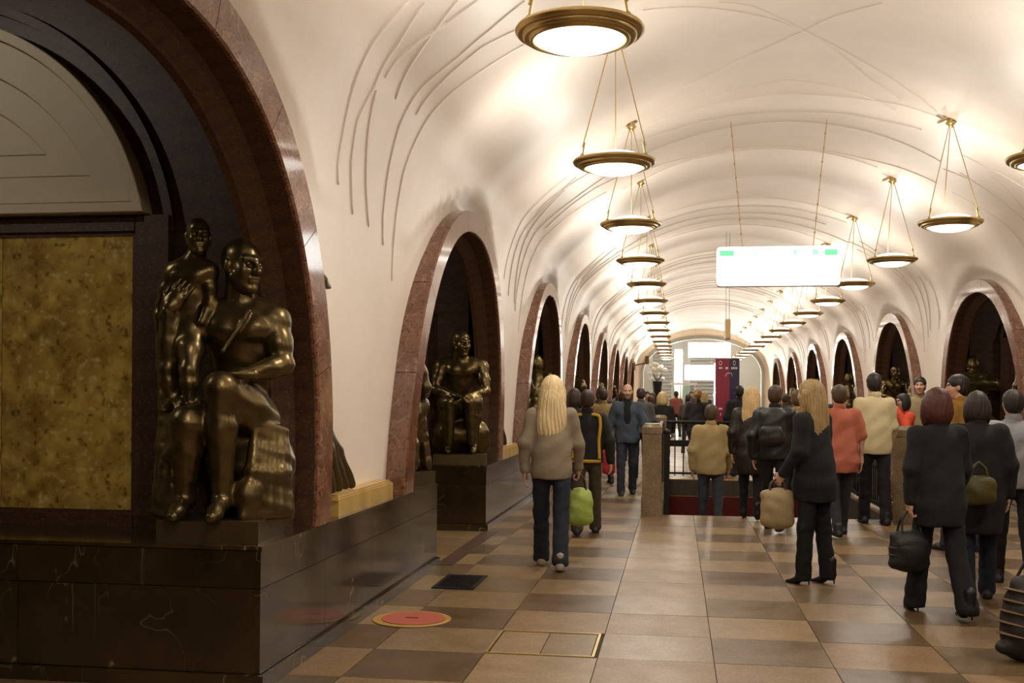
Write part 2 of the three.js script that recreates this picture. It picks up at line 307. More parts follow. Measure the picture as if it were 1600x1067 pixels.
// ------------------------------------------------------------------ pylons, plinths, ledges
const ledgeLabel = 'low yellow stone ledge on the black plinth between two arches';
for (const side of [-1, 1]) for (let k = -2; k < 8; k++) {
  const pc = pier(k), S = side, near = pc - 1.37, X = h => XC + S * h, cls = side < 0 ? 'left' : 'right';
  const py = structure(`wall_${cls}_pylon_${k + 3}`, `dark marble pylon between the passages of the ${cls} wall`);
  part('core', boxG(3.7, 3.25, 2.74), M.brown, py, [X(3.72 + 1.85), 0.742 + 1.625, -pc]);
  if (k >= -1) {
    const zf = -(near - 0.001);
    const pil = (w, h, d, hx, y, mat, name, label) => part(name, boxG(w, h, d, 0, 0, 0, k * .37, S * .2), mat, py, [X(hx), y, zf + d / 2], label);
    pil(0.15, 1.84, 0.09, 4.27, 1.66, M.brown, 'pilaster', 'mottled brown marble pilaster');
    pil(0.075, 1.84, 0.05, 4.385, 1.66, M.brown, 'panel_frame');
    pil(2.6, 0.07, 0.05, 5.73, 0.775, M.brown, 'panel_frame'); pil(2.6, 0.08, 0.05, 5.73, 2.535, M.brown, 'panel_frame');
    pil(2.6, 0.025, 0.03, 5.73, 0.82, M.brown, 'panel_moulding'); pil(2.6, 0.025, 0.03, 5.73, 2.485, M.brown, 'panel_moulding'); pil(0.025, 1.64, 0.03, 4.435, 1.655, M.brown, 'panel_moulding');
    for (let q = 0; q < 3; q++) pil(0.846, 1.64, 0.016, 4.45 + 0.425 + q * 0.85, 1.653, M.onyx, 'onyx_slab', 'mottled yellow onyx slab');
    // white lunette in receding steps
    const seg = (r, y0) => { const s = new THREE.Shape(), w = Math.sqrt(r * r - (y0 - 2.33) ** 2), a0 = Math.asin((y0 - 2.33) / r); s.moveTo(-w, y0); s.lineTo(w, y0); s.absarc(0, 2.33, r, a0, Math.PI - a0, false); return s; };
    const steps = [[1.47, 2.6], [1.4, 2.665], [1.19, 2.83], [1.0, 2.97]];
    steps.forEach(([r, y0], i) => {
      const s = seg(r, y0); if (i < 3) s.holes.push(seg(steps[i + 1][0] + 0.016, steps[i + 1][1] - 0.016));
      part('lunette_panel', new THREE.ExtrudeGeometry(s, { depth: 0.12 - i * 0.034, bevelEnabled: true, bevelSize: 0.005, bevelThickness: 0.005, bevelSegments: 1, curveSegments: 40 }), M.lunette, py, [X(5.79), 0, zf]);
    });
    const ring = new THREE.Shape(); ring.absarc(0, 2.33, 1.62, 0.1, Math.PI - 0.1, false); ring.absarc(0, 2.33, 1.565, Math.PI - 0.1, 0.1, true);
    part('lunette_rib', new THREE.ExtrudeGeometry(ring, { depth: 0.05, bevelEnabled: false, curveSegments: 48 }), M.brown, py, [X(5.79), 0, zf]);
  }
  shade(py);
  // plinth of black veined marble
  const lab = k < 0 ? 'black veined marble plinth behind the viewer' : S < 0 ? ['black veined marble plinth beside the red floor disc', 'black marble plinth right beside the blonde woman in grey', 'black marble plinth further along the left wall'][Math.min(k, 2)] : 'black marble plinth along the right wall behind the crowd';
  const pl = thing('marble_plinth', lab, 'plinth', [X(HALF), 0, -pc], 0, (k >= 2 && S < 0) ? 'far left plinths' : S > 0 ? 'right plinths' : k < 0 ? 'plinths behind the viewer' : undefined);
  if (k < 0) pl.userData.group = 'plinths behind the viewer';
  const L = 4.2, W = 4.08;
  part('core', boxG(W - 0.06, PLINTH - 0.03, L - 0.06), M.rubber, pl, [S * (W / 2 + 0.01), (PLINTH - 0.03) / 2, 0]);
  const nS = k < 3 ? 4 : 2;
  for (let q = 0; q < nS; q++) {
    const w = L / nS, z = -L / 2 + w * (q + 0.5);
    part('front_slab', boxG(0.03, 0.196, w - 0.003, 0, 0, 0, q * .6 + k, 1.1), M.black, pl, [S * 0.015, 0.642 - 0.02, z]);
    part('front_slab', boxG(0.03, 0.44, w - 0.003, 0, 0, 0, q * .83 + k, .2), M.black, pl, [S * 0.017, 0.3, z]);
  }
  for (let q = 0; q < 3; q++) for (const e of [-1, 1]) {
    const w = W / 3;
    part('end_slab', boxG(w - 0.003, 0.196, 0.03, 0, 0, 0, q * .7 + .3, .9), M.black, pl, [S * (w * (q + 0.5) + 0.002), 0.622, e * (L / 2 - 0.015)]);
    part('end_slab', boxG(w - 0.003, 0.44, 0.03, 0, 0, 0, q * .9, .4), M.black, pl, [S * (w * (q + 0.5) + 0.002), 0.3, e * (L / 2 - 0.017)]);
  }
  part('top_slab', boxG(W, 0.024, L), M.black, pl, [S * (W / 2 - 0.006), PLINTH - 0.012, 0]);
  part('base_strip', boxG(W, 0.075, L + 0.05), M.black, pl, [S * (W / 2 - 0.025), 0.0385, 0]);
  // yellow stone ledge on the pier
  const lg = thing('stone_ledge', ledgeLabel, 'ledge', [X(3.47), PLINTH, -pc], 0, 'stone ledges on the plinths');
  part('block', boxG(0.14, 0.1, 1.36), M.yellow, lg, [-S * 0.005, 0.05, 0]);
  [[0.15, 0.012, 1.38, .106], [0.135, 0.014, 1.34, .119], [0.115, 0.014, 1.3, .133]].forEach(([w, h, d, y]) => part('moulding', boxG(w, h, d), M.yellow, lg, [0, y, 0]));
  shade(pl); shade(lg);
}
// passages: ceiling over them and the far platform walls
for (const side of [-1, 1]) {
  const c = side < 0 ? 'left' : 'right';
  shade(structure(`ceiling_passages_${c}`, `dark marble ceiling over the ${c} passages`, boxG(5, 0.2, D1 - D0, XC + side * (3.75 + 2.5), 4.1, -(D0 + D1) / 2), M.brown));
  shade(structure(`wall_platform_${c}`, `dim wall across the platform beyond the ${c} passages`, boxG(0.2, 4.4, D1 - D0, XC + side * 8.6, 2.0, -(D0 + D1) / 2), M.plasterPlain));
}

// ------------------------------------------------------------------ pendant lamps
{
  const ringG = lathe([[0.245, -0.03], [0.246, -0.05], [0.256, -0.058], [0.268, -0.056], [0.274, -0.046], [0.275, -0.038], [0.282, -0.042], [0.296, -0.044], [0.308, -0.036], [0.31, -0.024], [0.311, -0.016], [0.322, -0.022], [0.338, -0.018], [0.349, -0.004], [0.349, 0.006], [0.342, 0.016], [0.326, 0.02], [0.3, 0.018], [0.27, 0.03], [0.25, 0.03], [0.245, 0.02], [0.245, -0.03]], 56);
  const bowl = []; for (let i = 0; i <= 12; i++) { const t = i / 12 * Math.PI / 2; bowl.push([0.244 * Math.sin(t), -0.03 - 0.075 * Math.cos(t)]); }
  for (let i = 1; i <= 12; i++) { const t = (1 - i / 12) * Math.PI / 2; bowl.push([Math.max(0, 0.244 * Math.sin(t)), 0.02 + 0.07 * Math.cos(t)]); }
  const bowlG = lathe(bowl, 48), rods = [], eyes = [];
  for (let i = 0; i < 3; i++) {
    const a = 0.5 + i * Math.PI * 2 / 3, x = 0.3 * Math.cos(a), z = 0.3 * Math.sin(a);
    rods.push(rod([x, 0.1, z], [x * 0.08, 1.08, z * 0.08], 0.0055), rod([x, 0.02, z], [x * 0.93, 0.14, z * 0.93], 0.009));
    eyes.push(new THREE.TorusGeometry(0.014, 0.005, 6, 12).translate(x, 0.03, z));
  }
  const canopyG = lathe([[0, 1.06], [0.02, 1.06], [0.028, 1.085], [0.05, 1.1], [0.06, 1.115], [0.045, 1.125], [0.04, 1.15], [0.07, 1.17], [0, 1.17]], 20);
  const plateG = new RoundedBoxGeometry(0.3, 0.03, 0.1, 2, 0.012);
  const proto = thing('pendant_lamp', 'round brass pendant lamp with white glass bowl hanging on three rods', 'lamp', [0, 0, 0], 0, 'pendant lamps in two rows under the vault');
  part('ring', ringG, M.brass, proto, null, 'moulded brass ring'); part('glass_bowl', bowlG, M.glow, proto, null, 'glowing white glass bowl');
  for (let i = 0; i < 3; i++) { part('rod', rods[i * 2], M.brass, proto); part('rod_sleeve', rods[i * 2 + 1], M.brass, proto); part('eyelet', eyes[i], M.brass, proto); }
  part('canopy', canopyG, M.brass, proto);
  let first = true;
  for (const s of [-1, 1]) for (let i = -3; i < 16; i++) {
    const d = 5.86 + 3.32 * i + (s > 0 ? 0.25 : 0), x = XC + s * 1.77, o = first ? proto : proto.clone();
    if (!first) { o.name = numbered('pendant_lamp'); scene.add(o); } first = false;
    o.position.set(x, 3.5, -d);
    const pl = part('ceiling_plate', plateG, M.brass, o, [0, 1.185, 0]); pl.rotation.set(0, 0, -s * 0.4);
    shade(o);
    o.children.find(c => c.name === 'glass_bowl').castShadow = false;
    const l = new THREE.PointLight(LAMP_COLOR, LAMP_POWER, 0, 2); l.position.set(x, 3.5, -d); l.castShadow = true; l.shadow.radius = 4.5; l.shadow.mapSize.set(256, 256);
    l.name = 'lamp_light'; scene.add(l);
    const dn = new THREE.SpotLight(LAMP_COLOR, LAMP_DOWN, 0, 1.42, 0.9, 2); dn.position.set(x, 3.49, -d); dn.target.position.set(x, 0, -d); dn.castShadow = true; dn.shadow.radius = 4.5; dn.shadow.mapSize.set(256, 256); dn.name = 'lamp_downlight'; scene.add(dn, dn.target);
  }
}

// ------------------------------------------------------------------ lit signs
function signTexture(w, h, paint) {
  const c = document.createElement('canvas'); c.width = w; c.height = h; const x = c.getContext('2d'); paint(x, w, h);
  const t = new THREE.CanvasTexture(c); t.colorSpace = THREE.SRGBColorSpace; return t;
}
function litSign(name, label, w, h, d, pos, tex, power, hang) {
  const s = thing(name, label, 'sign', pos);
  const shp = new THREE.Shape(), r = 0.055, W = w / 2, H = h / 2;
  shp.moveTo(-W + r, -H); shp.lineTo(W - r, -H); shp.quadraticCurveTo(W, -H, W, -H + r); shp.lineTo(W, H - r); shp.quadraticCurveTo(W, H, W - r, H); shp.lineTo(-W + r, H); shp.quadraticCurveTo(-W, H, -W, H - r); shp.lineTo(-W, -H + r); shp.quadraticCurveTo(-W, -H, -W + r, -H);
  part('case', new THREE.ExtrudeGeometry(shp, { depth: d, bevelEnabled: false, curveSegments: 6 }), M.white, s, [0, 0, -d]);
  const g = new THREE.ShapeGeometry(shp, 6), uv = g.attributes.uv; for (let i = 0; i < uv.count; i++) uv.setXY(i, (uv.getX(i) + W) / w, (uv.getY(i) + H) / h);
  part('lit_face', g, std({ color: 0x111111, roughness: 0.4, emissive: 0xffffff, emissiveMap: tex, emissiveIntensity: 1.5 }), s, [0, 0, 0.004], 'backlit white face');
  if (hang) for (const q of [-1, 1]) {
    const a = [q * hang[0], H, -d / 2], b = [q * hang[1], hang[2], -d / 2];
    part('hanger', rod(a, b, 0.006), M.brass, s);
    for (let i = 1; i < 9; i++) { const t = i / 9; part('link', new THREE.SphereGeometry(0.013, 8, 6), M.brass, s, a.map((v, n) => v + (b[n] - v) * t)); }
  }
  shade(s);
  const l = new THREE.RectAreaLight(0xfff8ec, power, w * 0.95, h * 0.95); l.position.set(pos[0], pos[1], pos[2] + 0.012); l.lookAt(pos[0], pos[1], pos[2] + 5); l.name = 'sign_light'; scene.add(l);
  return s;
}
litSign('hanging_sign', 'large white lit sign with green bars hanging over the stairs', 1.5, 0.49, 0.14, [1.235, 3.165, -13.85], signTexture(1024, 336, (x, w, h) => {
  x.fillStyle = '#ffffff'; x.fillRect(0, 0, w, h);
  const bar = (a, b, y0, y1, c) => { x.fillStyle = c; x.fillRect(a * w, y0 * h, (b - a) * w, (y1 - y0) * h); };
  bar(0.025, 0.14, 0.09, 0.23, '#5fd07e'); bar(0.875, 0.975, 0.09, 0.24, '#5fd07e'); bar(0.345, 0.775, 0.09, 0.115, '#c9f2d2'); bar(0.295, 0.325, 0.09, 0.22, '#a9ecb8');
  bar(0.62, 0.655, 0.09, 0.22, '#8fe3a4'); bar(0.775, 0.825, 0.09, 0.22, '#86e09c');
  x.strokeStyle = '#b4bdf0'; x.lineWidth = 9; for (const u of [0.172, 0.215]) { x.beginPath(); x.arc(u * w, 0.155 * h, 15, 0.6, 4.6); x.stroke(); }
}), 1.4, [0.43, 0.585, 1.82]);
litSign('hanging_sign', 'wide white lit sign high in the far end arch', 2.1, 0.76, 0.2, [1.62, 3.9, -55.4], signTexture(512, 186, (x, w, h) => {
  x.fillStyle = '#ffffff'; x.fillRect(0, 0, w, h); x.fillStyle = '#b8bdf0'; for (const u of [0.05, 0.88, 0.94]) { x.fillRect(u * w, 0.12 * h, 8, 34); x.fillRect(u * w, 0.12 * h, 22, 8); }
}), 2.2, [0.7, 0.7, 1.05]);
litSign('hanging_sign', 'lower white lit sign before the far escalators', 1.65, 0.82, 0.2, [1.25, 2.85, -59], signTexture(64, 32, (x, w, h) => { x.fillStyle = '#ffffff'; x.fillRect(0, 0, w, h); }), 2.2, [0.6, 0.6, 2.95]);
{
  const s = thing('hanging_speaker', 'slim box speaker hanging on two wires from the vault', 'speaker', [1.06, 2.97, -23.5]);
  part('box', new RoundedBoxGeometry(0.11, 0.42, 0.5, 3, 0.02), M.plasterPlain, s); part('grille', boxG(0.09, 0.36, 0.012), M.brass, s, [0, 0, 0.256]);
  for (const x of [-0.035, 0.035]) part('wire', rod([x, 0.2, 0], [x, 2.05, 0], 0.004), M.iron, s);
  shade(s);
}

// ------------------------------------------------------------------ stairwell
{
  const st = structure('stairs', 'stone steps leading down from the hall floor');
  for (let i = 0; i < 12; i++) part('step', boxG(HOLE.x1 - HOLE.x0, 0.16, 0.33, 0, 0, 0, i * .2, 0), M.tile[i % 3], st, [XC, -0.08 - 0.16 * (i + 1), -(HOLE.d0 + 0.165 + 0.3 * i)]);
  part('landing', boxG(HOLE.x1 - HOLE.x0, 0.1, 3.2), M.tileDark[0], st, [XC, -2.13, -(HOLE.d0 + 3.6 + 1.5)]);
  shade(st);
  shade(structure('wall_stairwell_left', 'stone side wall of the stairwell on the left', boxG(0.1, 2.3, 6.4, HOLE.x0 - 0.05, -1.15, -17.45), M.brown));
  shade(structure('wall_stairwell_right', 'stone side wall of the stairwell on the right', boxG(0.1, 2.3, 6.4, HOLE.x1 + 0.05, -1.15, -17.45), M.brown));
  const fw = structure('wall_stairwell_end', 'cream end wall of the stairwell with a dark red band');
  part('cream_band', boxG(2.84, 0.34, 0.1), M.yellow, fw, [XC, -0.17, -20.65]); part('red_band', boxG(2.84, 1.9, 0.12), std({ color: 0x4a0f0c, roughness: 0.3 }), fw, [XC, -1.27, -20.65]);
  shade(fw);
  // granite end pillars
  for (const [x, d, l] of [[HOLE.x0 - 0.125, 14.13, 'brown granite pillar at the stair head beside the man in denim'], [HOLE.x1 + 0.125, 14.13, 'brown granite pillar at the stair head beside the man in the cream shirt'], [HOLE.x0 - 0.125, 20.75, 'granite pillar at the far end of the stair rail'], [HOLE.x1 + 0.125, 20.75, 'granite pillar at the far end of the stair rail']]) {
    const p = thing('granite_pillar', l, 'pillar', [x, 0, -d], 0, d > 20 ? 'far stair pillars' : undefined);
    const col = M.pillar ??= std({ map: granite([98, 80, 58], [140, 116, 86], 191), roughness: 0.25 });
    part('base', boxG(0.27, 0.24, 0.27), col, p, [0, 0.12, 0]); part('shaft', boxG(0.245, 0.82, 0.245, 0, 0, 0, x, d), col, p, [0, 0.65, 0]); part('neck', boxG(0.26, 0.08, 0.26), col, p, [0, 1.1, 0]);
    const cap = new THREE.CylinderGeometry(0.13, 0.185, 0.05, 4).rotateY(Math.PI / 4); part('cap', cap, col, p, [0, 1.165, 0]); shade(p);
  }
  // bronze rails with bars
  const rail = (label, x0, d0, x1, d1) => {
    const L = Math.hypot(x1 - x0, d1 - d0), t = thing('stair_railing', label, 'railing', [(x0 + x1) / 2, 0, -(d0 + d1) / 2], Math.atan2(d1 - d0, x1 - x0));
    part('handrail', new RoundedBoxGeometry(L, 0.055, 0.07, 2, 0.02), M.iron, t, [0, 1.06, 0]); part('lower_rail', boxG(L, 0.04, 0.04), M.iron, t, [0, 0.1, 0]); part('middle_rail', boxG(L, 0.12, 0.025), M.iron, t, [0, 0.66, 0]);
    const n = Math.round(L / 0.16); for (let i = 0; i <= n; i++) { const x = -L / 2 + L * i / n; part('bar', boxG(i % 6 ? 0.022 : 0.05, 1.0, i % 6 ? 0.022 : 0.05), M.iron, t, [x, 0.55, 0]); }
    shade(t);
  };
  rail('dark metal stair railing along the side of the denim man', HOLE.x0 - 0.08, 14.27, HOLE.x0 - 0.08, 20.6);
  rail('dark metal stair railing along the side of the cream shirt man', HOLE.x1 + 0.08, 14.27, HOLE.x1 + 0.08, 20.6);
  rail('dark metal stair railing across the far end of the stairs', HOLE.x0, 20.72, HOLE.x1, 20.72);
  const post = thing('stair_post', 'dark metal post beside the granite stair pillar', 'post', [HOLE.x0 - 0.06 + 0.12, 0, -14.33]);
  part('shaft', boxG(0.07, 1.2, 0.07), M.iron, post, [0, 0.45, 0]); part('cap', new THREE.SphereGeometry(0.045, 12, 8), M.iron, post, [0, 1.07, 0]); shade(post);
}
// info stand beyond the stairs
{
  const face = (bg, side) => signTexture(256, 1024, (x, w, h) => {
    x.fillStyle = bg; x.fillRect(0, 0, w, h); x.fillStyle = x.strokeStyle = '#d8cfd0'; x.lineWidth = 10;
    if (side) { x.beginPath(); x.arc(120, 62, 30, 0, 7); x.stroke(); for (let i = 0; i < 4; i++) x.fillRect(40 + i * 42, 118, 32, 30); x.beginPath(); x.arc(20, 250, 48, 3.14, 6.3); x.stroke(); x.fillRect(20, 735, 90, 10); }
    else { x.beginPath(); x.arc(90, 62, 26, 0, 7); x.stroke(); x.fillRect(60, 118, 64, 26); x.fillRect(180, 118, 50, 30); x.beginPath(); x.arc(236, 250, 48, 3.14, 6.3); x.stroke(); x.fillRect(60, 690, 70, 26); x.fillRect(190, 690, 40, 14); x.fillRect(90, 760, 20, 40); x.fillRect(20, 880, 190, 8); x.fillStyle = '#f0cf6a'; x.beginPath(); x.arc(110, 925, 34, 0, 7); x.fill(); x.fillStyle = '#e6ddc8'; x.beginPath(); x.ellipse(160, 985, 80, 26, -0.15, 0, 7); x.fill(); }
  });
  const s = thing('information_stand', 'tall red and navy information stand beyond the stairs', 'stand', [1.0, 0, -22]);
  part('core', boxG(0.46, 2.3, 0.24), M.iron, s, [0, 1.15, -0.125]);
  part('base', boxG(0.52, 0.05, 0.32), M.steel, s, [0, 0.025, -0.12]);
  part('red_panel', new THREE.BoxGeometry(0.275, 1.45, 0.02), [0, 0, 0, 0, 1, 0].map(v => std({ map: v ? face('#8e2138', 0) : null, color: v ? 0xffffff : 0x701a28, roughness: 0.35 })), s, [-0.1, 1.575, 0.006], 'dark red printed panel');
  part('navy_panel', new THREE.BoxGeometry(0.19, 1.45, 0.02), [0, 0, 0, 0, 1, 0].map(v => std({ map: v ? face('#2a2340', 1) : null, color: v ? 0xffffff : 0x201a30, roughness: 0.35 })), s, [0.135, 1.575, 0.006], 'navy printed panel');
  part('lower_panel', boxG(0.45, 0.8, 0.02), std({ color: 0x8e2138, roughness: 0.4 }), s, [0, 0.44, 0.004]); shade(s);
}

// ------------------------------------------------------------------ far end: arch and escalator hall
{
  const E = D1, ex = XC + 0.05;
  const sh = new THREE.Shape(); sh.moveTo(-9, -0.2); sh.lineTo(9, -0.2); sh.lineTo(9, 6.2); sh.lineTo(-9, 6.2);
  const op = new THREE.Path(); op.moveTo(-3.0, 0); op.lineTo(-3.0, 2.75); op.absellipse(0, 2.75, 3.0, 1.8, Math.PI, 0, true); op.lineTo(3.0, 0); sh.holes.push(op);
  shade(structure('wall_end', 'cream end wall pierced by one wide arch', new THREE.ExtrudeGeometry(sh, { depth: 0.4, bevelEnabled: false, curveSegments: 40 }).translate(ex, 0, -E - 0.4), M.plasterPlain));
  const rim = new THREE.Shape(); rim.moveTo(-3.0, 0); rim.lineTo(-3.0, 2.75); rim.absellipse(0, 2.75, 3.0, 1.8, Math.PI, 0, true); rim.lineTo(3, 0); rim.lineTo(3.16, 0); rim.lineTo(3.16, 2.75); rim.absellipse(0, 2.75, 3.16, 1.96, 0, Math.PI, false); rim.lineTo(-3.16, 0);
  shade(structure('trim_40', 'grey metal rim of the far end arch', new THREE.ExtrudeGeometry(rim, { depth: 0.12, bevelEnabled: false, curveSegments: 40 }).translate(ex, 0, -E - 0.02), M.grey));
  shade(structure('wall_escalator_back', 'pale back wall of the escalator hall', boxG(9, 6.5, 0.2, ex, 3, -66), M.white));
  for (const s of [-1, 1]) shade(structure(`wall_escalator_${s < 0 ? 'left' : 'right'}`, `pale ${s < 0 ? 'left' : 'right'} side wall of the escalator hall`, boxG(0.2, 6.5, 9, ex + s * 3.9, 3, -61.5), M.white));
  shade(structure('ceiling_escalator', 'white ceiling of the escalator hall', boxG(8, 0.2, 9, ex, 5.9, -61.5), M.white));
  // shutters of grey slats
  for (const [x, w, l] of [[-0.78, 1.05, 'grey slatted shutter beside the white flower bouquet'], [1.5, 1.35, 'grey slatted shutter under the far lit signs']]) {
    const t = thing('slatted_shutter', l, 'shutter', [x, 0, -63]);
    part('frame', boxG(w + 0.12, 4.7, 0.08), M.grey, t, [0, 2.35, -0.06]);
    for (let i = 0; i < 22; i++) { const m = part('slat', boxG(w, 0.15, 0.03), M.slat ??= std({ color: 0x76726a, roughness: 0.5, metalness: 0.4 }), t, [0, 0.2 + i * 0.205, 0]); m.rotation.x = -0.35; }
    shade(t);
  }
  // post with tube lamps
  for (const [x, d, h, l] of [[0.1, 59.5, 4.1, 'white post with a tall lit tube lamp beside the shutter'], [2.25, 61, 3.4, 'white post with a lit tube lamp behind the information stand']]) {
    const t = thing('tube_lamp_post', l, 'lamp', [x, 0, -d]);
    part('column', boxG(0.42, h, 0.3), M.white, t, [0, h / 2, -0.25]); part('base', boxG(0.5, 0.2, 0.4), M.grey, t, [0, 0.1, -0.2]);
    part('lamp_tube', new THREE.CapsuleGeometry(0.09, 0.25, 6, 14), M.glow, t, [0, h - 1.65, 0.06]);
    part('upper_tube', new THREE.CapsuleGeometry(0.05, 0.3, 6, 14), M.glow, t, [0, h - 0.4, 0.06]); shade(t);
    for (const y of [h - 1.65, h - 0.4]) { const p = new THREE.PointLight(0xfff6e8, 9, 0, 2); p.position.set(x, y, -d + 0.06); p.castShadow = true; p.shadow.radius = 2; scene.add(p); }
  }
  for (const [x, d] of [[0.2, 61.5], [2.6, 60]]) {
    const t = thing('ceiling_lamp', 'square white ceiling lamp in the escalator hall', 'lamp', [x, 5.72, -d], 0, 'escalator hall ceiling lamps');
    part('frame', boxG(0.6, 0.06, 0.6), M.grey, t, [0, 0.03, 0]); part('diffuser', boxG(0.54, 0.02, 0.54), M.glow, t, [0, -0.01, 0]); shade(t);
    const r = new THREE.RectAreaLight(0xf4f8ff, 55, 0.54, 0.54); r.position.set(x, 5.69, -d); r.lookAt(x, 0, -d); scene.add(r);
  }
  // attendant's glass booth
  const b = thing('attendant_booth', 'small white framed glass booth with a pale roof', 'booth', [0.35, 0, -56.2]);
  const glass = new THREE.MeshPhysicalMaterial({ color: 0xe8f4ee, transmission: 0.95, thickness: 0, roughness: 0.05 });
  part('dado', boxG(1.2, 0.9, 0.9), M.white, b, [0, 0.45, 0]); part('roof', boxG(1.35, 0.12, 1.0), M.white, b, [0, 2.2, 0]);
  for (const x of [-0.57, -0.15, 0.57]) for (const z of [-0.42, 0.42]) part('post', boxG(0.06, 1.3, 0.06), M.white, b, [x, 1.5, z]);
  part('pane', boxG(1.1, 1.2, 0.01), glass, b, [0, 1.5, 0.42]); part('pane', boxG(0.01, 1.2, 0.8), glass, b, [-0.57, 1.5, 0]); part('pane', boxG(0.01, 1.2, 0.8), glass, b, [0.57, 1.5, 0]); shade(b);
  // flowers on a stand
  const f = thing('flower_vase', 'tall dark vase of white flowers before the far shutter', 'vase', [-0.95, 0, -55]);
  part('stand', lathe([[0, 0], [0.22, 0], [0.2, 0.08], [0.12, 0.15], [0.12, 1.1], [0.2, 1.2], [0, 1.2]], 20), M.grey, f); part('vase', lathe([[0, 1.2], [0.12, 1.2], [0.16, 1.5], [0.22, 2.0], [0.26, 2.3], [0.24, 2.32], [0, 1.5]], 20), M.iron, f);
  for (let i = 0; i < 22; i++) { const a = rnd() * 6.3, r = rnd() * 0.42, m = part('blossom', new THREE.IcosahedronGeometry(0.09 + rnd() * 0.06, 1), M.white, f, [r * Math.cos(a), 2.45 + rnd() * 0.75 - r * 0.3, r * Math.sin(a)]); m.rotation.set(rnd() * 3, rnd() * 3, 0); }
  for (let i = 0; i < 8; i++) { const a = i * 0.8; part('stem', rod([0, 2.2, 0], [0.25 * Math.cos(a), 2.7, 0.25 * Math.sin(a)], 0.012), M.iron, f); }
  shade(f);
  const br = thing('wall_bracket', 'small bronze bracket high on the left wall near the end arch', 'bracket', [XC - 3.3, 3.1, -54.5]);
  part('plate', boxG(0.06, 0.5, 0.3), M.bronzePlain, br); part('arm', rod([0, 0, 0], [0.55, 0.1, 0], 0.03), M.bronzePlain, br); part('lantern', boxG(0.2, 0.4, 0.2), M.bronzePlain, br, [0.6, 0.25, 0]); shade(br);
}

// ------------------------------------------------------------------ round lamps on the passage ceilings
for (const side of [-1, 1]) for (let k = -1; k < 8; k++) {
  const x = XC + side * 6.3, t = thing('ceiling_lamp', 'round white lamp on the dark ceiling of a passage', 'lamp', [x, 3.96, -arch(k)], 0, 'passage ceiling lamps');
  part('ring', lathe([[0.2, 0], [0.25, 0], [0.26, 0.02], [0.25, 0.04], [0.2, 0.04]], 32), M.brass, t); part('glass_bowl', lathe([[0, -0.08], [0.1, -0.068], [0.17, -0.03], [0.2, 0.01], [0.2, 0.036], [0, 0.036]], 32), M.glow, t); shade(t);
  const l = new THREE.PointLight(LAMP_COLOR, 2.4, 0, 2); l.position.set(x, 3.93, -arch(k)); l.castShadow = true; l.shadow.radius = 2; l.shadow.mapSize.set(256, 256); scene.add(l);
}
{
  const t = thing('drain_grate', 'dark metal drain grate in the floor by the passage threshold', 'grate', [-1.74, 0, -8.75]);
  part('pan', boxG(0.32, 0.01, 0.62), M.rubber, t, [0, -0.004, 0]); for (const z of [-1, 1]) part('frame', boxG(0.34, 0.012, 0.03), M.iron, t, [0, 0.004, z * 0.31]); for (const x of [-1, 1]) part('frame', boxG(0.03, 0.012, 0.62), M.iron, t, [x * 0.155, 0.004, 0]);
  for (let i = 0; i < 11; i++) part('bar', boxG(0.3, 0.01, 0.022), M.iron, t, [0, 0.004, -0.27 + i * 0.054]); shade(t);
}

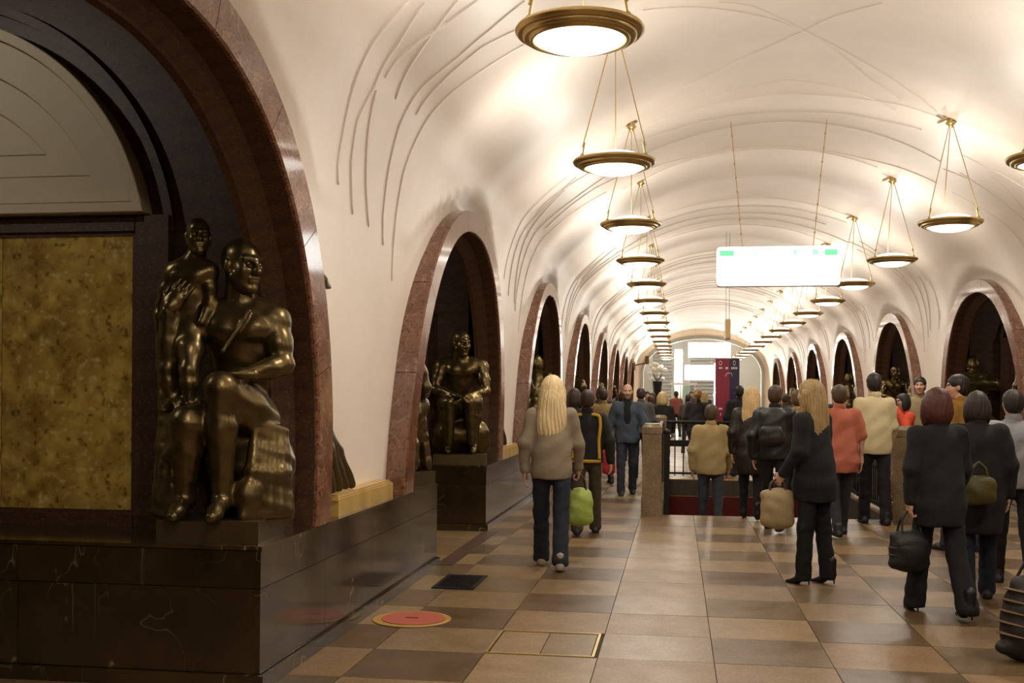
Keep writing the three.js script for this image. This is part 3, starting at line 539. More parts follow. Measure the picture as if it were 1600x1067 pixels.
// ------------------------------------------------------------------ smooth solids: a distance field meshed with surface nets
const cone = (a, b, ra, rb, k = 0.03) => ({ t: 0, a, b, ra, rb, k });
const ell = (c, r, k = 0.03) => ({ t: 1, c, r, k });
const bite = p => ({ ...p, sub: true });
const keep = (n, c) => ({ t: 2, n, c });                 // keeps dot(n, p) >= c
function solid(prims, cell, wobble) {
  const lo = [1e9, 1e9, 1e9], hi = [-1e9, -1e9, -1e9];
  const ext = p => p.t === 0 ? [0, 1, 2].map(i => [Math.min(p.a[i] - p.ra, p.b[i] - p.rb), Math.max(p.a[i] + p.ra, p.b[i] + p.rb)]) : [0, 1, 2].map(i => [p.c[i] - p.r[i], p.c[i] + p.r[i]]);
  for (const p of prims) if (p.t < 2 && !p.sub) ext(p).forEach(([a, b], i) => { lo[i] = Math.min(lo[i], a); hi[i] = Math.max(hi[i], b); });
  for (let i = 0; i < 3; i++) { lo[i] -= cell * 3; hi[i] += cell * 3; }
  const n = [0, 1, 2].map(i => Math.ceil((hi[i] - lo[i]) / cell) + 1), [nx, ny, nz] = n, F = new Float32Array(nx * ny * nz).fill(0.5);
  for (const p of prims) {
    const R = [0, 1, 2].map(i => [0, n[i] - 1]), k = p.k || 0.0001;
    if (p.t < 2) ext(p).forEach(([a, b], i) => { R[i] = [Math.max(0, Math.floor((a - k - cell * 3 - lo[i]) / cell)), Math.min(n[i] - 1, Math.ceil((b + k + cell * 3 - lo[i]) / cell))]; });
    let ba, bb; if (p.t === 0) { ba = [p.b[0] - p.a[0], p.b[1] - p.a[1], p.b[2] - p.a[2]]; bb = ba[0] ** 2 + ba[1] ** 2 + ba[2] ** 2 || 1e-9; }
    for (let z = R[2][0]; z <= R[2][1]; z++) for (let y = R[1][0]; y <= R[1][1]; y++) for (let x = R[0][0]; x <= R[0][1]; x++) {
      const X = lo[0] + x * cell, Y = lo[1] + y * cell, Z = lo[2] + z * cell, o = x + nx * (y + ny * z); let d;
      if (p.t === 0) { const ax = X - p.a[0], ay = Y - p.a[1], az = Z - p.a[2]; let t = (ax * ba[0] + ay * ba[1] + az * ba[2]) / bb; t = t < 0 ? 0 : t > 1 ? 1 : t; d = Math.sqrt((ax - ba[0] * t) ** 2 + (ay - ba[1] * t) ** 2 + (az - ba[2] * t) ** 2) - (p.ra + (p.rb - p.ra) * t); }
      else if (p.t === 1) { const a = (X - p.c[0]) / p.r[0], b = (Y - p.c[1]) / p.r[1], c = (Z - p.c[2]) / p.r[2], k0 = Math.sqrt(a * a + b * b + c * c), k1 = Math.sqrt((a / p.r[0]) ** 2 + (b / p.r[1]) ** 2 + (c / p.r[2]) ** 2) || 1e-6; d = k0 * (k0 - 1) / k1; if (k0 < 1e-4) d = -Math.min(...p.r); }
      else { d = p.c - (p.n[0] * X + p.n[1] * Y + p.n[2] * Z); if (d > F[o]) F[o] = d; continue; }
      const f = F[o];
      if (p.sub) { const e = -d, h = Math.max(k - Math.abs(f - e), 0) / k; F[o] = Math.max(f, e) + h * h * k / 4; }
      else { const h = Math.max(k - Math.abs(f - d), 0) / k; F[o] = Math.min(f, d) - h * h * k / 4; }
    }
  }
  if (wobble) for (let z = 0; z < nz; z++) for (let y = 0; y < ny; y++) for (let x = 0; x < nx; x++) { const o = x + nx * (y + ny * z); if (Math.abs(F[o]) < 0.08) F[o] += wobble(lo[0] + x * cell, lo[1] + y * cell, lo[2] + z * cell); }
  const P = [], I = [], vid = new Int32Array(nx * ny * nz).fill(-1), sy = nx, sz = nx * ny;
  for (let z = 0; z < nz - 1; z++) for (let y = 0; y < ny - 1; y++) for (let x = 0; x < nx - 1; x++) {
    const o = x + nx * (y + ny * z), f0 = F[o] < 0;
    if ((F[o + 1] < 0) === f0 && (F[o + sy] < 0) === f0 && (F[o + sy + 1] < 0) === f0 && (F[o + sz] < 0) === f0 && (F[o + sz + 1] < 0) === f0 && (F[o + sz + sy] < 0) === f0 && (F[o + sz + sy + 1] < 0) === f0) continue;
    let c = 0, sx = 0, s2 = 0, s3 = 0;
    const edge = (a, b, c0, dir) => { const u = F[a], v = F[b]; if ((u < 0) !== (v < 0)) { const t = u / (u - v); c++; sx += c0[0] + (dir === 0 ? t : 0); s2 += c0[1] + (dir === 1 ? t : 0); s3 += c0[2] + (dir === 2 ? t : 0); } };
    for (const [p, q] of [[0, 0], [1, 0], [0, 1], [1, 1]]) { edge(o + p * sy + q * sz, o + 1 + p * sy + q * sz, [0, p, q], 0); edge(o + p + q * sz, o + p + sy + q * sz, [p, 0, q], 1); edge(o + p + q * sy, o + p + q * sy + sz, [p, q, 0], 2); }
    vid[o] = P.length / 3; P.push(lo[0] + (x + sx / c) * cell, lo[1] + (y + s2 / c) * cell, lo[2] + (z + s3 / c) * cell);
  }
  const quad = (a, b, c, d, flip) => { if (a < 0 || b < 0 || c < 0 || d < 0) return; if (flip) I.push(a, c, b, a, d, c); else I.push(a, b, c, a, c, d); };
  for (let z = 1; z < nz - 1; z++) for (let y = 1; y < ny - 1; y++) for (let x = 1; x < nx - 1; x++) {
    const o = x + nx * (y + ny * z), f = F[o] < 0;
    if (f !== F[o + 1] < 0) quad(vid[o - sy - sz], vid[o - sz], vid[o], vid[o - sy], !f);
    if (f !== F[o + sy] < 0) quad(vid[o - 1 - sz], vid[o - 1], vid[o], vid[o - sz], !f);
    if (f !== F[o + sz] < 0) quad(vid[o - 1 - sy], vid[o - sy], vid[o], vid[o - 1], !f);
  }
  const g = new THREE.BufferGeometry(); g.setAttribute('position', new THREE.Float32BufferAttribute(P, 3)); g.setIndex(I); g.computeVertexNormals();
  const uv = new Float32Array(P.length / 3 * 2); for (let i = 0; i < P.length / 3; i++) { uv[i * 2] = P[i * 3] + P[i * 3 + 2]; uv[i * 2 + 1] = P[i * 3 + 1]; } g.setAttribute('uv', new THREE.BufferAttribute(uv, 2));
  return g;
}
function tint(g, fn) { const p = g.attributes.position, c = new Float32Array(p.count * 3); for (let i = 0; i < p.count; i++) c.set(fn(p.getX(i), p.getY(i), p.getZ(i)), i * 3); g.setAttribute('color', new THREE.BufferAttribute(c, 3)); return g; }
const add = (a, b, t = 1) => [a[0] + b[0] * t, a[1] + b[1] * t, a[2] + b[2] * t], lerp = (a, b, t) => [a[0] + (b[0] - a[0]) * t, a[1] + (b[1] - a[1]) * t, a[2] + (b[2] - a[2]) * t];
const folds = (amp, f) => (x, y, z) => amp * (Math.sin(y * f + 2.1 * Math.sin(x * 13 + z * 9)) * Math.sin(x * f * 0.55 + z * f * 0.4 + y * 6) + 0.5 * Math.sin(y * f * 1.9 + x * 21 - z * 17));

// --- heads, hands, shoes: built once in their own axes and moved into place
const headPrims = [ell([0, 0.035, -0.012], [0.076, 0.088, 0.096], 0.02), ell([0, -0.03, 0.02], [0.06, 0.085, 0.072], 0.03), ell([0, -0.075, 0.032], [0.044, 0.04, 0.05], 0.03), cone([-0.034, 0.024, 0.074], [0.034, 0.024, 0.074], 0.012, 0.012, 0.02),
  ell([-0.036, -0.025, 0.056], [0.026, 0.026, 0.028], 0.03), ell([0.036, -0.025, 0.056], [0.026, 0.026, 0.028], 0.03), bite(ell([-0.031, 0.003, 0.094], [0.018, 0.011, 0.016], 0.012)), bite(ell([0.031, 0.003, 0.094], [0.018, 0.011, 0.016], 0.012)),
  cone([0, 0.012, 0.084], [0, -0.028, 0.104], 0.008, 0.012, 0.012), ell([-0.012, -0.034, 0.092], [0.009, 0.007, 0.01], 0.01), ell([0.012, -0.034, 0.092], [0.009, 0.007, 0.01], 0.01), cone([-0.019, -0.056, 0.079], [0.019, -0.056, 0.079], 0.0065, 0.0065, 0.008), cone([-0.016, -0.067, 0.077], [0.016, -0.067, 0.077], 0.0075, 0.0075, 0.008), ell([0, -0.101, 0.06], [0.024, 0.02, 0.022], 0.02),
  ell([-0.077, -0.004, -0.006], [0.011, 0.031, 0.02], 0.008), ell([0.077, -0.004, -0.006], [0.011, 0.031, 0.02], 0.008), cone([0, -0.07, -0.022], [0, -0.2, -0.035], 0.054, 0.06, 0.03)];
const headG = solid(headPrims, 0.0068), headFine = solid(headPrims, 0.0045);
const headBronze = solid([...headPrims, cone([0, 0.022, 0.086], [0, -0.03, 0.112], 0.011, 0.0155, 0.012), ell([-0.014, -0.036, 0.098], [0.01, 0.008, 0.011], 0.01), ell([0.014, -0.036, 0.098], [0.01, 0.008, 0.011], 0.01), cone([-0.021, -0.057, 0.085], [0.021, -0.057, 0.085], 0.009, 0.009, 0.006), cone([-0.018, -0.071, 0.083], [0.018, -0.071, 0.083], 0.0095, 0.0095, 0.006), bite(cone([-0.024, -0.064, 0.097], [0.024, -0.064, 0.097], 0.0035, 0.0035, 0.003)), ell([0, -0.105, 0.068], [0.026, 0.02, 0.024], 0.02), cone([-0.045, 0.026, 0.074], [-0.008, 0.022, 0.09], 0.011, 0.011, 0.012), cone([0.045, 0.026, 0.074], [0.008, 0.022, 0.09], 0.011, 0.011, 0.012), bite(ell([-0.031, -0.003, 0.1], [0.02, 0.012, 0.02], 0.01)), bite(ell([0.031, -0.003, 0.1], [0.02, 0.012, 0.02], 0.01)), cone([-0.06, -0.05, 0.02], [-0.02, -0.105, 0.05], 0.02, 0.018, 0.02), cone([0.06, -0.05, 0.02], [0.02, -0.105, 0.05], 0.02, 0.018, 0.02)], 0.004);
const eyesG = mergeGeometries([-1, 1].map(s => new THREE.SphereGeometry(0.0125, 10, 8).translate(s * 0.031, 0.003, 0.0765)));
function hand(curl) {
  const p = [cone([0, 0.03, 0], [0, -0.02, 0], 0.026, 0.029, 0.02), ell([0, -0.05, 0], [0.041, 0.05, 0.016], 0.02)];
  [[-0.031, 0.86], [-0.011, 0.98], [0.01, 1.05], [0.031, 0.95]].forEach(([x, L]) => {
    let q = [x, -0.085, 0.002], a = curl * 0.4; const step = [0.034, 0.024, 0.02];
    step.forEach((s, i) => { const e = [q[0] * 1.03, q[1] - Math.cos(a) * s * L, q[2] + Math.sin(a) * s * L]; p.push(cone(q, e, 0.0098 - i * 0.0008, 0.009 - i * 0.0008, 0.004)); q = e; a += curl; });
  });
  p.push(cone([0.03, -0.025, 0.006], [0.056, -0.058, 0.018], 0.014, 0.0115, 0.012), cone([0.056, -0.058, 0.018], [0.058, -0.088, 0.026], 0.0115, 0.0095, 0.004));
  return solid(p, 0.0045);
}
const flipX = g => { const c = g.clone().scale(-1, 1, 1), i = c.index.array; for (let q = 0; q < i.length; q += 3) { const t = i[q]; i[q] = i[q + 1]; i[q + 1] = t; } c.computeVertexNormals(); return c; };
const handRelaxed = hand(0.35), handGrip = hand(1.15), handsG = { relaxed: [handRelaxed, flipX(handRelaxed)], grip: [handGrip, flipX(handGrip)] };
const shoeG = { flat: solid([cone([0, 0.02, -0.06], [0, 0.03, 0.06], 0.04, 0.042, 0.03), cone([0, 0.025, 0.06], [0.004, 0.012, 0.15], 0.042, 0.03, 0.03), cone([0, 0.05, -0.05], [0, 0.12, -0.035], 0.042, 0.044, 0.03), keep([0, 1, 0], 0)], 0.009),
  heel: solid([cone([0, 0.085, -0.055], [0, 0.03, 0.05], 0.03, 0.032, 0.03), cone([0, 0.028, 0.05], [0.003, 0.012, 0.145], 0.033, 0.014, 0.02), cone([0, 0.09, -0.05], [0, 0.2, -0.045], 0.036, 0.046, 0.03), cone([0, 0.06, -0.07], [0, 0.004, -0.075], 0.012, 0.006, 0.006), keep([0, 1, 0], 0)], 0.007) };
function basis(dir, front) { const y = new THREE.Vector3(...dir).normalize().negate(), z = new THREE.Vector3(...front); z.addScaledVector(y, -z.dot(y)).normalize(); return new THREE.Matrix4().makeBasis(new THREE.Vector3().crossVectors(y, z), y, z); }
function turnHead(g, c, yaw, pitch, s, roll = 0) { return g.clone().applyMatrix4(new THREE.Matrix4().compose(new THREE.Vector3(...c), new THREE.Quaternion().setFromEuler(new THREE.Euler(pitch, yaw, roll, 'YXZ')), new THREE.Vector3(s, s, s))); }

// --- joints of a standing or walking person, 1.75 m tall, facing +z
function walker(o = {}) {
  const st = o.stride ?? 0.35, ph = o.lead ?? 1, lean = o.lean ?? 0.03, J = {};
  J.pelvis = [0, 0.93, 0]; J.neck = [0, 1.47, lean * 1.2]; J.head = [0, 1.63, lean * 1.4 + 0.02];
  const leg = (s, a, bend) => { const hip = [s * 0.095, 0.91, 0], knee = add(hip, [0, -0.43 * Math.cos(a), 0.43 * Math.sin(a)]), ank = add(knee, [0, -0.41 * Math.cos(a - bend), 0.41 * Math.sin(a - bend)]); return { hip, knee, ank, tilt: a - bend }; };
  J.left = leg(1, ph > 0 ? st : -st * 0.75, ph > 0 ? st * 0.25 : st * 0.75 + 0.03); J.right = leg(-1, ph > 0 ? -st * 0.75 : st, ph > 0 ? st * 0.75 + 0.03 : st * 0.25);
  const drop = Math.min(J.left.ank[1], J.right.ank[1]) - 0.085;
  for (const L of [J.left, J.right]) for (const n of ['hip', 'knee', 'ank']) L[n] = add(L[n], [0, -drop, 0]);
  for (const n of ['pelvis', 'neck', 'head']) J[n] = add(J[n], [0, -drop, 0]);
  const arm = (s, swing, bend, out) => { const sh = add(J.neck, [s * 0.168, -0.055, -0.01]), el = add(sh, [s * (0.045 + out * 0.2), -0.28 * Math.cos(swing), 0.28 * Math.sin(swing)]), wr = add(el, [s * out * 0.08 - s * 0.01, -0.245 * Math.cos(swing + bend), 0.245 * Math.sin(swing + bend)]); return { sh, el, wr }; };
  J.armL = arm(1, ph > 0 ? -st * 0.7 : st * 0.6, o.bendL ?? 0.3, o.out ?? 0.15); J.armR = arm(-1, ph > 0 ? st * 0.6 : -st * 0.7, o.bendR ?? 0.3, o.out ?? 0.15);
  if (o.armL) J.armL = { ...J.armL, ...Object.fromEntries(Object.entries(o.armL).map(([n, v]) => [n, add(v, [0, -drop, 0])])) };
  if (o.armR) J.armR = { ...J.armR, ...Object.fromEntries(Object.entries(o.armR).map(([n, v]) => [n, add(v, [0, -drop, 0])])) };
  return J;
}
const mats = {};
const texCloth = texture(256, (u, v) => { const n = 255 * (0.6 * fbm(u * 6, v * 6, 6, 4, 211) + 0.25 * ridge(u * 9, v * 5, 9, 3, 221) + 0.15 * fbm(u * 60, v * 60, 60, 2, 231)); return [n, n, n]; }, 0.55, false);
const cloth = (c, r = 0.9) => mats[`${c} ${r}`] ??= std({ color: c, roughness: r, bumpMap: texCloth, bumpScale: 0.006 });
const SKIN = [0.5, 0.27, 0.17];
const skinMat = std({ vertexColors: true, roughness: 0.6 });
const hairCache = {}, hairMat = std({ vertexColors: true, roughness: 0.55 });
function hairGeo(style) {
  if (hairCache[style]) return hairCache[style];
  const face = [bite(ell([0, -0.045, 0.095], [0.07, 0.098, 0.06], 0.02))], cap = ell([0, 0.04, -0.016], [0.087, 0.096, 0.107], 0.03);
  const strand = (f, a) => (x, y, z) => a * Math.sin(Math.atan2(x, -z + 0.02) * f + 3 * Math.sin(y * 9));
  const S = {
    short: () => solid([cap, ell([0, -0.02, -0.05], [0.08, 0.075, 0.07], 0.03), ...face, bite(ell([0.085, -0.02, 0.02], [0.03, 0.03, 0.03], 0.01)), bite(ell([-0.085, -0.02, 0.02], [0.03, 0.03, 0.03], 0.01))], 0.0085, strand(22, 0.0022)),
    bald: () => solid([ell([0, 0.02, -0.03], [0.083, 0.07, 0.092], 0.03), ell([0, -0.03, -0.05], [0.078, 0.06, 0.062], 0.03), ...face, bite(ell([0, 0.11, 0.03], [0.09, 0.075, 0.1], 0.02))], 0.0085, strand(20, 0.002)),
    bob: () => solid([cap, ell([0, -0.04, -0.04], [0.102, 0.115, 0.09], 0.04), ell([0.08, -0.05, 0], [0.03, 0.1, 0.05], 0.03), ell([-0.08, -0.05, 0], [0.03, 0.1, 0.05], 0.03), ...face], 0.0095, strand(26, 0.003)),
    long: () => solid([cap, ell([0, -0.06, -0.06], [0.112, 0.16, 0.09], 0.05), ell([0, -0.24, -0.105], [0.125, 0.2, 0.055], 0.06), ell([0.03, -0.34, -0.11], [0.085, 0.16, 0.04], 0.05), cone([0.09, 0, -0.01], [0.1, -0.22, 0.01], 0.028, 0.022, 0.03), cone([-0.09, 0, -0.01], [-0.1, -0.22, 0.01], 0.028, 0.022, 0.03), ...face], 0.0095, strand(34, 0.0034)),
    tail: () => solid([cap, ell([0, -0.02, -0.05], [0.08, 0.075, 0.07], 0.03), ...face, ell([0, 0.01, -0.13], [0.035, 0.035, 0.035], 0.02), cone([0, 0, -0.14], [0.02, -0.2, -0.12], 0.035, 0.016, 0.03)], 0.0095, strand(24, 0.0025)),
  };
  return hairCache[style] = S[style]();
}
const hexLin = h => { const c = new THREE.Color(h); return [c.r, c.g, c.b]; };
function person(o) {
  const H = o.h / 1.75, J = walker(o), cell = o.cell ?? 0.017, b = o.bulk ?? 0.02, fine = o.fine;
  const g = thing('person', o.label, 'person', [o.x, o.y ?? 0, -o.d], o.turn * Math.PI / 180, o.group);
  g.scale.setScalar(H);
  const spine = t => lerp(J.pelvis, J.neck, t), legs = [J.left, J.right], arms = [J.armL, J.armR];
  // body: one continuous surface, head and hands with their own finer grids
  const body = [ell(spine(0.66), [0.145, 0.19, 0.095], 0.06), ell(spine(0.32), [0.125, 0.16, 0.088], 0.06), ell(spine(0.02), [0.145, 0.11, 0.1], 0.06), cone(spine(0.85), J.neck, 0.07, 0.055, 0.05), cone(J.neck, add(J.head, [0, -0.08, -0.02]), 0.055, 0.053, 0.02)];
  for (const L of legs) body.push(cone(L.hip, L.knee, 0.076, 0.052, 0.04), cone(L.knee, L.ank, 0.05, 0.036, 0.03), cone(L.ank, add(L.ank, [0, -0.045, 0.07]), 0.034, 0.026, 0.02));
  for (const A of arms) body.push(cone(A.sh, A.el, 0.044, 0.036, 0.04), cone(A.el, A.wr, 0.036, 0.026, 0.02));
  const yaw = (o.look ?? 0) * Math.PI / 180, hp = o.nod ?? 0;
  const skin = o.skin ?? SKIN, hairC = hexLin(o.hairColor), beard = o.beard;
  const hd = turnHead(tint((fine ? headFine : headG).clone(), (x, y, z) => {
    if (z > 0.07 && Math.abs(x) < 0.021 && y < -0.05 && y > -0.076) return [skin[0] * 0.8, skin[1] * 0.5, skin[2] * 0.5];
    if (z > 0.066 && Math.abs(Math.abs(x) - 0.031) < 0.02 && y > 0.018 && y < 0.031) return hairC.map(v => v * 0.7);
    if (beard && y < -0.035 && z > -0.02 && Math.abs(x) < 0.07 && y > -0.13) return mix(skin, [0.12, 0.09, 0.07], 0.55);
    return skin;
  }), J.head, yaw, hp, 1);
  const ey = turnHead(tint(eyesG.clone(), (x, y, z) => (z > 0.0865 && Math.abs(Math.abs(x) - 0.031) < 0.0062) ? [0.03, 0.02, 0.015] : [0.6, 0.55, 0.5]), J.head, yaw, hp, 1);
  const hg = arms.map((A, i) => { const s = i ? -1 : 1, kind = handsG[(i ? o.gripR : o.gripL) ? 'grip' : 'relaxed'][i]; const m = basis([A.wr[0] - A.el[0], A.wr[1] - A.el[1], A.wr[2] - A.el[2]], o.palm?.[i] ?? [-s, 0, 0.1]); m.setPosition(...add(A.wr, [0, -0.005, 0])); return tint(kind.clone().applyMatrix4(m), () => skin); });
  const clean = q => { const r = q.index ? q : mergeVertices(q); for (const n of Object.keys(r.attributes)) if (!['position', 'normal', 'color', 'uv'].includes(n)) r.deleteAttribute(n); return r; };
  part('body', mergeGeometries([tint(solid(body, Math.max(0.024, cell * 1.3)), () => skin), hd, ey, ...hg].map(clean)), skinMat, g);
  // hair
  const hm = part('hair', turnHead(tint(hairGeo(o.hair).clone(), (x, y, z) => { const a = Math.atan2(x, -z + 0.02), n = 0.5 + 0.3 * Math.sin(a * 47 + 4 * Math.sin(y * 8 + a * 3)) + 0.25 * Math.sin(a * 113 + y * 21); return hairC.map(v => v * (0.62 + 0.6 * n)); }), J.head, yaw, hp, o.hairScale ?? 1), hairMat, g);
  // trousers and shoes
  const tr = o.legs ?? {}, lw = tr.wide ?? 0, legP = [ell(spine(-0.02), [0.152, 0.12, 0.112], 0.05)];
  if (tr.skirt) legP.push(cone(spine(0.05), [0, J.pelvis[1] - 0.1, 0], 0.15, 0.19, 0.05), cone([0, J.pelvis[1] - 0.1, 0], [0, J.pelvis[1] - tr.skirt, 0], 0.17, 0.16, 0.05), keep([0, 1, 0], J.pelvis[1] - tr.skirt));
  else for (const L of legs) { const end = add(L.ank, [0, -0.02, 0]); legP.push(cone(L.hip, L.knee, 0.086, 0.068 + lw * 0.3, 0.045), cone(L.knee, end, 0.064 + lw * 0.3, 0.054 + lw, 0.03)); }
  if (!tr.skirt) for (const L of legs) legP.push(bite(ell(add(L.ank, [0, -0.115, 0.03]), [0.14, 0.07, 0.2], 0.01)));
  part('trousers', solid(legP, cell, folds(0.0035, 34)), cloth(tr.color ?? '#23252e'), g).name = tr.skirt ? 'skirt' : 'trousers';
  if (tr.skirt) part('stockings', solid(legs.flatMap(L => [cone(L.hip, L.knee, 0.08, 0.055, 0.03), cone(L.knee, L.ank, 0.053, 0.038, 0.03)]), cell), cloth(tr.under ?? '#1a1714'), g);
  for (const [i, L] of legs.entries()) { const m = new THREE.Matrix4().makeRotationX(L.ank[1] > 0.12 ? Math.min(0.7, Math.max(0, -L.tilt)) : 0).setPosition(L.ank[0], L.ank[1] - 0.085, L.ank[2] + 0.015); part('shoe', shoeG[o.shoe ?? 'flat'].clone().applyMatrix4(m), cloth(o.shoeColor ?? '#191512', 0.5), g); }
  // coat, jacket or shirt
  const hem = o.hem ?? 0.0, top = [ell(spine(0.68), [0.165 + b, 0.2, 0.112 + b], 0.06), ell(spine(0.32), [0.142 + b, 0.17, 0.104 + b], 0.07), ell(spine(0.03), [0.18 + b, 0.38, 0.126 + b], 0.06), cone(spine(0.86), add(J.neck, [0, 0.0, 0]), 0.085, 0.062 + b * 0.3, 0.05)];
  for (const A of arms) { const e = o.sleeve === 'short' ? lerp(A.sh, A.el, 0.85) : A.el; top.push(cone(add(A.sh, [0, -0.005, 0]), e, 0.058 + b, 0.048 + b * 0.9, 0.05)); if (o.sleeve !== 'short') top.push(cone(A.el, lerp(A.el, A.wr, 0.97), 0.048 + b * 0.9, 0.037 + b * 0.6, 0.025)); }
  if (hem > 0.1) top.push(cone(add(J.pelvis, [0, 0.05, 0]), add(J.pelvis, [0, -hem, 0]), 0.15 + b, 0.165 + b, 0.06), ell(add(J.pelvis, [0, -hem * 0.5, 0]), [0.18 + b, hem * 0.75, 0.15 + b], 0.05));
  top.push(keep([0, 1, 0], Math.min(J.pelvis[1] - 0.06 - hem, 9)));
  for (const A of arms) if (A.wr[1] - 0.03 < J.pelvis[1] - 0.06 - hem) top.push(cone(A.el, lerp(A.el, A.wr, 0.97), 0.048 + b * 0.9, 0.037 + b * 0.6, 0.02));
  const jacket = part(o.topName ?? 'jacket', solid(top, cell, folds(o.fold ?? 0.0045, 19)), cloth(o.top, o.topRough ?? 0.9), g);
  part('collar', solid([cone(add(J.neck, [0, 0.0, -0.005]), add(J.neck, [0, 0.035, -0.01]), 0.075, 0.074, 0.01), bite(cone(add(J.neck, [0, 0.02, 0]), add(J.neck, [0, 0.12, 0]), 0.06, 0.066, 0.004))], 0.012), cloth(o.collar ?? o.top), jacket);
  if (o.open) part('sweater', solid([ell(add(spine(0.6), [0, 0, 0.016]), [0.105, 0.3, 0.112 + b], 0.03), cone(J.neck, add(J.neck, [0, 0.03, 0.01]), 0.066, 0.06, 0.03), keep([0, 1, 0], J.pelvis[1] - 0.05)], cell), cloth(o.open), g);
  if (o.extra) o.extra(g, J, spine, cell);
  shade(g); g.hands = [J.armL, J.armR].map(A => { g.updateMatrixWorld(true); const v = add(A.wr, [A.wr[0] - A.el[0], A.wr[1] - A.el[1], A.wr[2] - A.el[2]], 0.36); return g.localToWorld(new THREE.Vector3(...v)); }); return g;
}
// --- bags
function bagGeo(w, h, d, round = 0.04, squash = 0) { const p = [], r = round; for (const x of [-1, 1]) for (const y of [-1, 1]) p.push(cone([x * (w / 2 - r) * (1 - (y > 0 ? squash : 0)), y * (h / 2 - r), 0], [0, y * (h / 2 - r), 0], r, r, 0.01)); for (let i = 0; i < 5; i++) p.push(ell([(i / 4 - 0.5) * (w - 2 * d / 2) * 0.8, 0, 0], [w * 0.3, h / 2, d / 2], 0.05)); return solid(p, Math.max(0.012, w / 28), folds(0.004, 30)); }
function bag(name, label, pos, w, h, d, color, strap, turn = 0, opt = {}) {
  const b = thing(name, label, 'bag', pos.isVector3 ? pos.toArray() : pos, turn); if (opt.tilt) b.rotation.z = opt.tilt;
  if (pos.isVector3) b.position.set(pos.x, pos.y - h * 0.5 - strap + 0.015, pos.z);
  part('pouch', bagGeo(w, h, d, Math.min(w, h) * 0.12, opt.squash ?? 0.12), cloth(color, 0.6), b);
  if (strap) for (const z of [-1, 1]) part('handle', tubeG([[-w * 0.25, h * 0.4, z * d * 0.25], [-w * 0.2, h * 0.5 + strap * 0.6, z * 0.012], [0, h * 0.5 + strap, 0], [w * 0.2, h * 0.5 + strap * 0.6, z * 0.012], [w * 0.25, h * 0.4, z * d * 0.25]], 0.009, 6), cloth(opt.strapColor ?? color, 0.6), b);
  if (opt.flap) part('flap', solid([ell([0, h * 0.2, d * 0.28], [w * 0.42, h * 0.28, 0.05], 0.02), ell([0, h * 0.42, 0], [w * 0.42, 0.04, d * 0.4], 0.02)], 0.014), cloth(opt.flap, 0.6), b);
  if (opt.bands) for (const y of opt.bands) part('band', solid([ell([0, y * h, 0], [w * 0.53, 0.012, d * 0.56], 0.01)], 0.01), cloth(opt.bandColor, 0.6), b);
  shade(b); return b;
}

// ------------------------------------------------------------------ bronze statues
function patina(g) { return tint(g, (x, y, z) => { const n = 0.5 + 0.28 * Math.sin(x * 23 + 2 * Math.sin(y * 17)) * Math.sin(z * 19 + y * 11) + 0.22 * Math.sin(y * 41 + x * 31); return [0.75 + 0.45 * n, 0.75 + 0.4 * n, 0.7 + 0.35 * n]; }); }
function nude(J, s = 1, o = {}) {                         // muscular figure as primitives, joints in metres
  const R = v => v * s, p = [], sp = t => lerp(J.pelvis, J.neck, t), m = (a, b) => lerp(a, b, 0.5);
  p.push(ell(sp(0.7), [R(0.15), R(0.19), R(0.11)], R(0.06)), ell(sp(0.38), [R(0.125), R(0.17), R(0.1)], R(0.06)), ell(J.pelvis, [R(0.15), R(0.12), R(0.13)], R(0.06)), cone(sp(0.9), J.neck, R(0.085), R(0.06), R(0.05)), cone(J.neck, add(J.head, [0, -R(0.07), -R(0.01)]), R(0.062), R(0.055), R(0.02)));
  for (const A of [J.armL, J.armR]) p.push(cone(lerp(A[0], J.neck, 0.35), A[0], R(0.07), R(0.068), R(0.05)), ell(A[0], [R(0.07), R(0.075), R(0.07)], R(0.03)), cone(A[0], m(A[0], A[1]), R(0.058), R(0.058), R(0.03)), cone(m(A[0], A[1]), A[1], R(0.056), R(0.042), R(0.03)), cone(A[1], lerp(A[1], A[2], 0.35), R(0.044), R(0.047), R(0.02)), cone(lerp(A[1], A[2], 0.35), A[2], R(0.046), R(0.029), R(0.02)));
  const fr = o.front ?? [0, 0, 1];
  for (const q of [-1, 1]) p.push(ell(add(add(sp(0.78), fr, R(0.085)), [q * R(0.062), 0, 0]), [R(0.075), R(0.055), R(0.04)], R(0.03)));
  for (const L of [J.legL, J.legR]) p.push(cone(L[0], lerp(L[0], L[1], 0.4), R(0.1), R(0.098), R(0.05)), cone(lerp(L[0], L[1], 0.4), L[1], R(0.096), R(0.068), R(0.04)), ell(L[1], [R(0.066), R(0.068), R(0.066)], R(0.02)), cone(L[1], lerp(L[1], L[2], 0.35), R(0.062), R(0.066), R(0.03)), cone(lerp(L[1], L[2], 0.35), L[2], R(0.064), R(0.042), R(0.03)), cone(L[2], add(L[2], [0, -R(0.04), R(0.1)]), R(0.042), R(0.032), R(0.02)), cone(add(L[2], [0, -R(0.04), R(0.1)]), add(L[2], [0, -R(0.055), R(0.16)]), R(0.034), R(0.024), R(0.02)));
  return p;
}
function folded(a, b, c, d, n, r, bulge = 0.05) {         // hanging cloth: n ridges between edge a-b (top) and c-d (hem)
  const p = []; for (let i = 0; i < n; i++) { const t = n > 1 ? i / (n - 1) : 0.5, u = lerp(a, b, t), v = lerp(c, d, t), m = add(lerp(u, v, 0.5), [0, 0, bulge * (i % 2 ? 1 : 0.2)]); p.push(cone(u, m, r * 0.8, r * (i % 2 ? 1.2 : 0.8), 0.03), cone(m, v, r * (i % 2 ? 1.2 : 0.8), r * 1.1, 0.025)); } return p;
}
